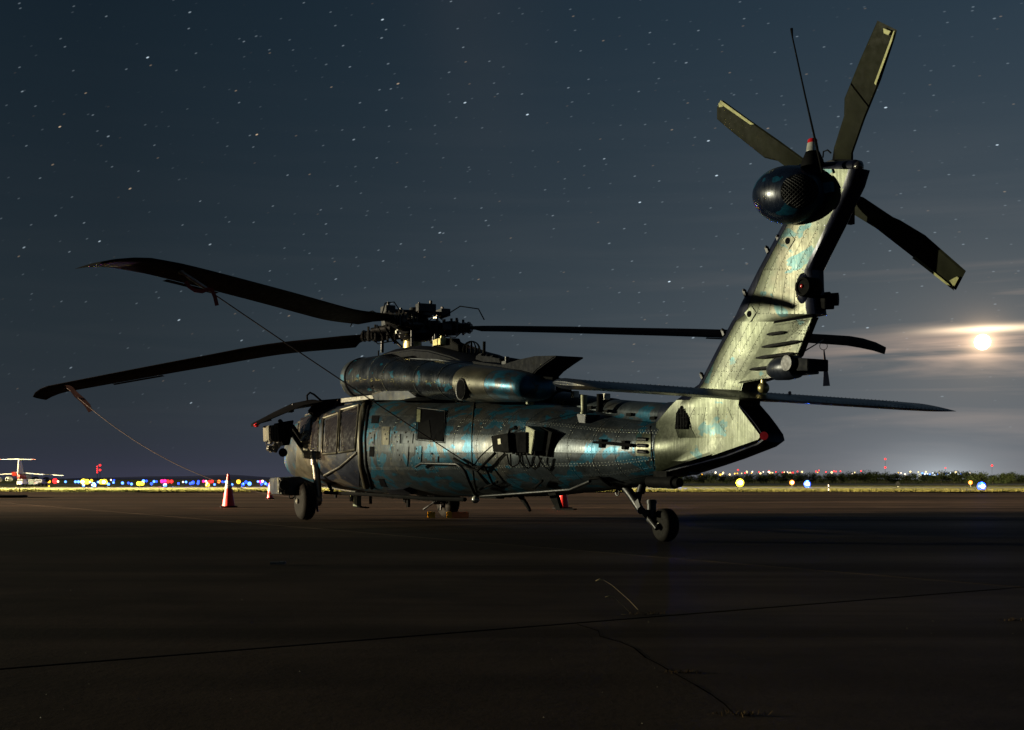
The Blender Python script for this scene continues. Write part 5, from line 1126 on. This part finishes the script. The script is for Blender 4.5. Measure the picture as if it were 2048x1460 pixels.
def mast(px, ys, d, label):
    o = empty('radio_mast', g3(px, d)); tag(o, label, 'radio mast'); top = CAMH+(HY-min(y for y, _ in ys))/FPX*d-ground_z(d)
    b = MB(); b.cyl((0, 0, 0), (0, 0, top), .35, .2, n=4); b.build('mast_pole', M_post, o)
    for y, r_ in ys: b = MB(); b.sphere((0, 0, CAMH+(HY-y)/FPX*d-ground_z(d)), r_/FPX*d, 10, 0, 6); b.build('beacon', LM['red'], o)
mast(1770.5, [(918, 1.9), (935, 2.0)], 2300, 'tall thin mast with two red beacons above the far trees')
mast(200, [(930.5, 2.2), (940, 2.2)], 1500, 'mast with two large red beacons at far left'); mast(194.5, [(933, 1.4), (937.5, 1.4), (941.5, 1.4), (945, 1.4)], 1520, 'slim mast with four small red lights at far left')
# lit terminal building on the right horizon
o = empty('floodlit_building', g3(1880, 2000)); tag(o, 'long white floodlit building on the horizon near the right edge', 'building')
b = MB(); wd = 80/FPX*2000; b.box((0, 0, 5), (wd, 14, 13.)); b.box((wd*.2, 0, 12), (wd*.3, 12, 3)); b.build('wall', plain('pale_wall', (.5, .52, .55), .7), o)
for k in range(16): b = MB(); b.box((-wd*.48+k*wd*.064, -7.3, 10.2+rnd.uniform(-1, 2.5)), (wd*.035, .4, rnd.uniform(1., 2.4))); b.build('lit_window', LM['cool'] if k % 3 else LM['cyan'], o)
b = MB(); b.box((0, -7.25, 9.0), (wd*.5, .3, .5)); b.build('lit_entrance', LM['cool'], o)
for px, w_ in ((1810, 10), (1705, 8), (1738, 6)):
    lamp(px, 949, 1900, 'white', 1.8, 'street_lamp', 'bright white light above the tree row left of the lit building', 'street lamp', 'bright white horizon lights')
# striped marker post and a round marker in the grass
d = 62; o = empty('marker_post', g3(1657.5, d)); tag(o, 'thin black and white striped marker post at the grass edge', 'marker post')
for k in range(5): b = MB(); b.cyl((0, 0, k*.10), (0, 0, (k+1)*.10), .028, n=10); b.build('band', M_black if k % 2 == 0 else M_white, o)
d = 230; o = empty('taxiway_sign', g3(1796, d)); tag(o, 'small dark round marker standing in the far grass', 'marker'); b = MB(); b.cyl((0, -.1, .55), (0, .1, .55), .42, n=16); b.build('disc', M_black, o); b = MB(); b.cyl((0, 0, 0), (0, 0, .3), .05); b.build('post', M_metal, o)
# ---- parked T-tail jet at far left (seen from behind)
DJ = 380; k_ = DJ/FPX
jet = empty('jet_airliner', g3(42, DJ)); tag(jet, 'white four-engined jet with red tail cone and T-tail at far left', 'airliner')
def J(px, py, y=0.): return Vector(((px-42)*k_, y, CAMH+(HY-py)*k_-ground_z(DJ)))
b = MB(); rad = 1.55
def ring(x, y, z, r_, n=20, rz=None): return [Vector((x+r_*math.cos(2*math.pi*i/n), y, z+(rz or r_)*math.sin(2*math.pi*i/n))) for i in range(n)]
ax_ = lambda y: -y*.28
bd = MB(); bd.loft([ring(ax_(y), y, z, r_) for y, z, r_ in ((3, 2.6, 1.3), (6, 2.5, 1.6), (16, 2.4, 1.6), (20, 2.2, 1.2), (22, 2.0, .3))]); bd.build('jet_fuselage', M_white, jet)
b = MB(); b.loft([ring(ax_(y), y, z, r_) for y, z, r_ in ((-6, 3.2, .45), (-4, 3.1, .8), (-1, 2.8, 1.15), (3, 2.6, 1.4))]); b.build('tail_cone', M_jetred, jet)
b = MB(); b.hexa([(1.2, -6.2, 3.4), (.9, -1.0, 3.6), (1.3, -3.6, 8.1), (1.7, -6.6, 8.1)], (.35, 0, 0)); b.build('jet_tail_fin', M_white, jet, bevel=.05)
b = MB(); b.hexa([J(40, 944, -6.5), J(45, 944, -6.5), J(46, 952, -5), J(38, 952, -5)], (0, 3, 0)); b.build('fin_root', M_jetred, jet)
for s_ in (1, -1):
    b = MB(); b.hexa([(1.5, -7.2, 8.15), (1.5, -4.8, 8.15), (1.5+s_*4.6, -6.2, 8.05), (1.5+s_*4.6, -7.4, 8.05)], (0, 0, .22)); b.build('tailplane', M_white, jet, bevel=.05)
    b = MB(); b.hexa([(1.5+s_*4.62, -7.4, 8.05), (1.5+s_*4.62, -6.2, 8.05), (1.5+s_*5.9, -6.8, 8.0), (1.5+s_*5.9, -7.45, 8.0)], (0, 0, .2)); b.build('tailplane_tip', M_jetred, jet, bevel=.03)
    b = MB(); b.hexa([(-3, 8, 3.9), (-3, 11.5, 3.9), (-3+s_*13.2, 9.5, 3.1), (-3+s_*13.2, 8.3, 3.1)], (0, 0, .3)); b.build('wing', M_white, jet, bevel=.05)
    for xo in (4.2, 7.6):
        b = MB(); b.lathe((-3+s_*xo, 6.6, 2.35-.05*xo), (0, 1, 0), [(0, .38), (.05, .55), (1.0, .8), (2.6, .85), (3.2, .7)], 18); e_ = b.build('engine', M_white if s_ < 0 else M_dmetal, jet, smooth=50)
        b = MB(); b.cyl((-3+s_*xo, 6.5, 2.35-.05*xo), (-3+s_*xo, 6.62, 2.35-.05*xo), .36, n=16); b.build('exhaust_nozzle', M_dark, e_)
for x_, y_ in ((-3.6, 10), (-.6, 10), (-2.3, 20)):
    b = MB(); b.cyl((x_-.3, y_, .45), (x_+.3, y_, .45), .45, n=14); b.cyl((x_, y_, .4), (x_, y_, 1.6), .12); b.build('landing_gear', M_black, jet)
def van(px, d, label, col, w_=2.2, h_=1.9):
    o = empty('service_truck', g3(px, d)); tag(o, label, 'truck')
    b = MB(); b.box((0, 0, .9), (w_, 4.2, .7)); b.box((0, -.6, 1.6), (w_*.94, 2.6, .9)); b.build('truck_body', col, o, bevel=.06)
    b = MB(); b.box((0, -1.93, 1.65), (w_*.8, .04, .5)); b.build('rear_window', M_glass, o)
    for s_ in (-1, 1):
        for y_ in (-1.3, 1.3): b = MB(); b.cyl((s_*(w_/2-.2), y_, .36), (s_*(w_/2+.02), y_, .36), .36, n=14); b.build('wheel', M_black, o)
        b = MB(); b.box((s_*w_*.42, -2.13, 1.0), (.14, .05, .2)); b.build('tail_light', M_redlens, o)
van(68, 360, 'dark service truck parked under the right wing of the jet', plain('green_grey_paint', (.06, .10, .09), .5)); van(82, 358, 'grey service truck rightmost under the jet wing', plain('blue_grey_paint', (.22, .22, .28), .5))
van(45, 350, 'white tug behind the tail of the jet', M_white, 1.6)
# apron floodlights of the lit stand at far left
def flood(loc, aim, e_, size, col=(1, .86, .48)):
    l = bpy.data.lights.new('stand_floodlight', 'SPOT'); o = link(bpy.data.objects.new('stand_floodlight', l)); o.location = loc; l.energy = e_; l.color = col; l.spot_size = R(size); l.spot_blend = .8; l.shadow_soft_size = .6
    o.rotation_euler = (Vector(aim)-Vector(loc)).to_track_quat('-Z', 'Y').to_euler()
flood((-150, 67, 14), (-60, 130, 0), 6e7, 52); flood((-150, 18, 13), (0, 57, 0), 1.1e7, 30, (1, .76, .48)); flood((-190, 260, 18), (-150, 380, 4), 1.5e6, 80)
def glowlamp(px, py, d, col, e_, up=.5):
    l = bpy.data.lights.new('airfield_lamp_light', 'POINT'); o = link(bpy.data.objects.new('airfield_lamp_light', l)); o.location = wp(px, py, d)+Vector((0, -.3, up)); l.energy = e_; l.color = col; l.shadow_soft_size = .15
glowlamp(1963, 972.5, 105, (.02, .12, 1), 900); glowlamp(1614, 968, 190, (.02, .1, 1), 5000); glowlamp(1480, 965, 225, (1, .75, .05), 4000); glowlamp(1355, 969, 150, (.02, .1, 1), 6000)
for px_, c_ in ((170, (1, .8, .1)), (206, (1, .8, .1)), (188, (.05, .2, 1)), (281, (1, .8, .2)), (330, (.8, .05, .5)), (415, (1, .4, .05)), (385, (.03, .1, 1)), (490, (.03, .1, 1)), (528, (.1, .05, 1))): glowlamp(px_, 968, 300, c_, 12000)
# ---- the moon
mm, t_, p_ = new_mat('moon_glow'); p_.inputs['Base Color'].default_value = (.3, .28, .25, 1); p_.inputs['Emission Color'].default_value = (1, .90, .70, 1); p_.inputs['Emission Strength'].default_value = 9
b = MB(); b.sphere((0, 0, 0), 15.5/FPX*9000, 32, 0, 20); mo = b.build('moon', mm); mo.location = MOON*9000/MOON.y+Vector((0, 0, 0)); tag(mo, 'bright hazy full moon low in the sky at right', 'moon')
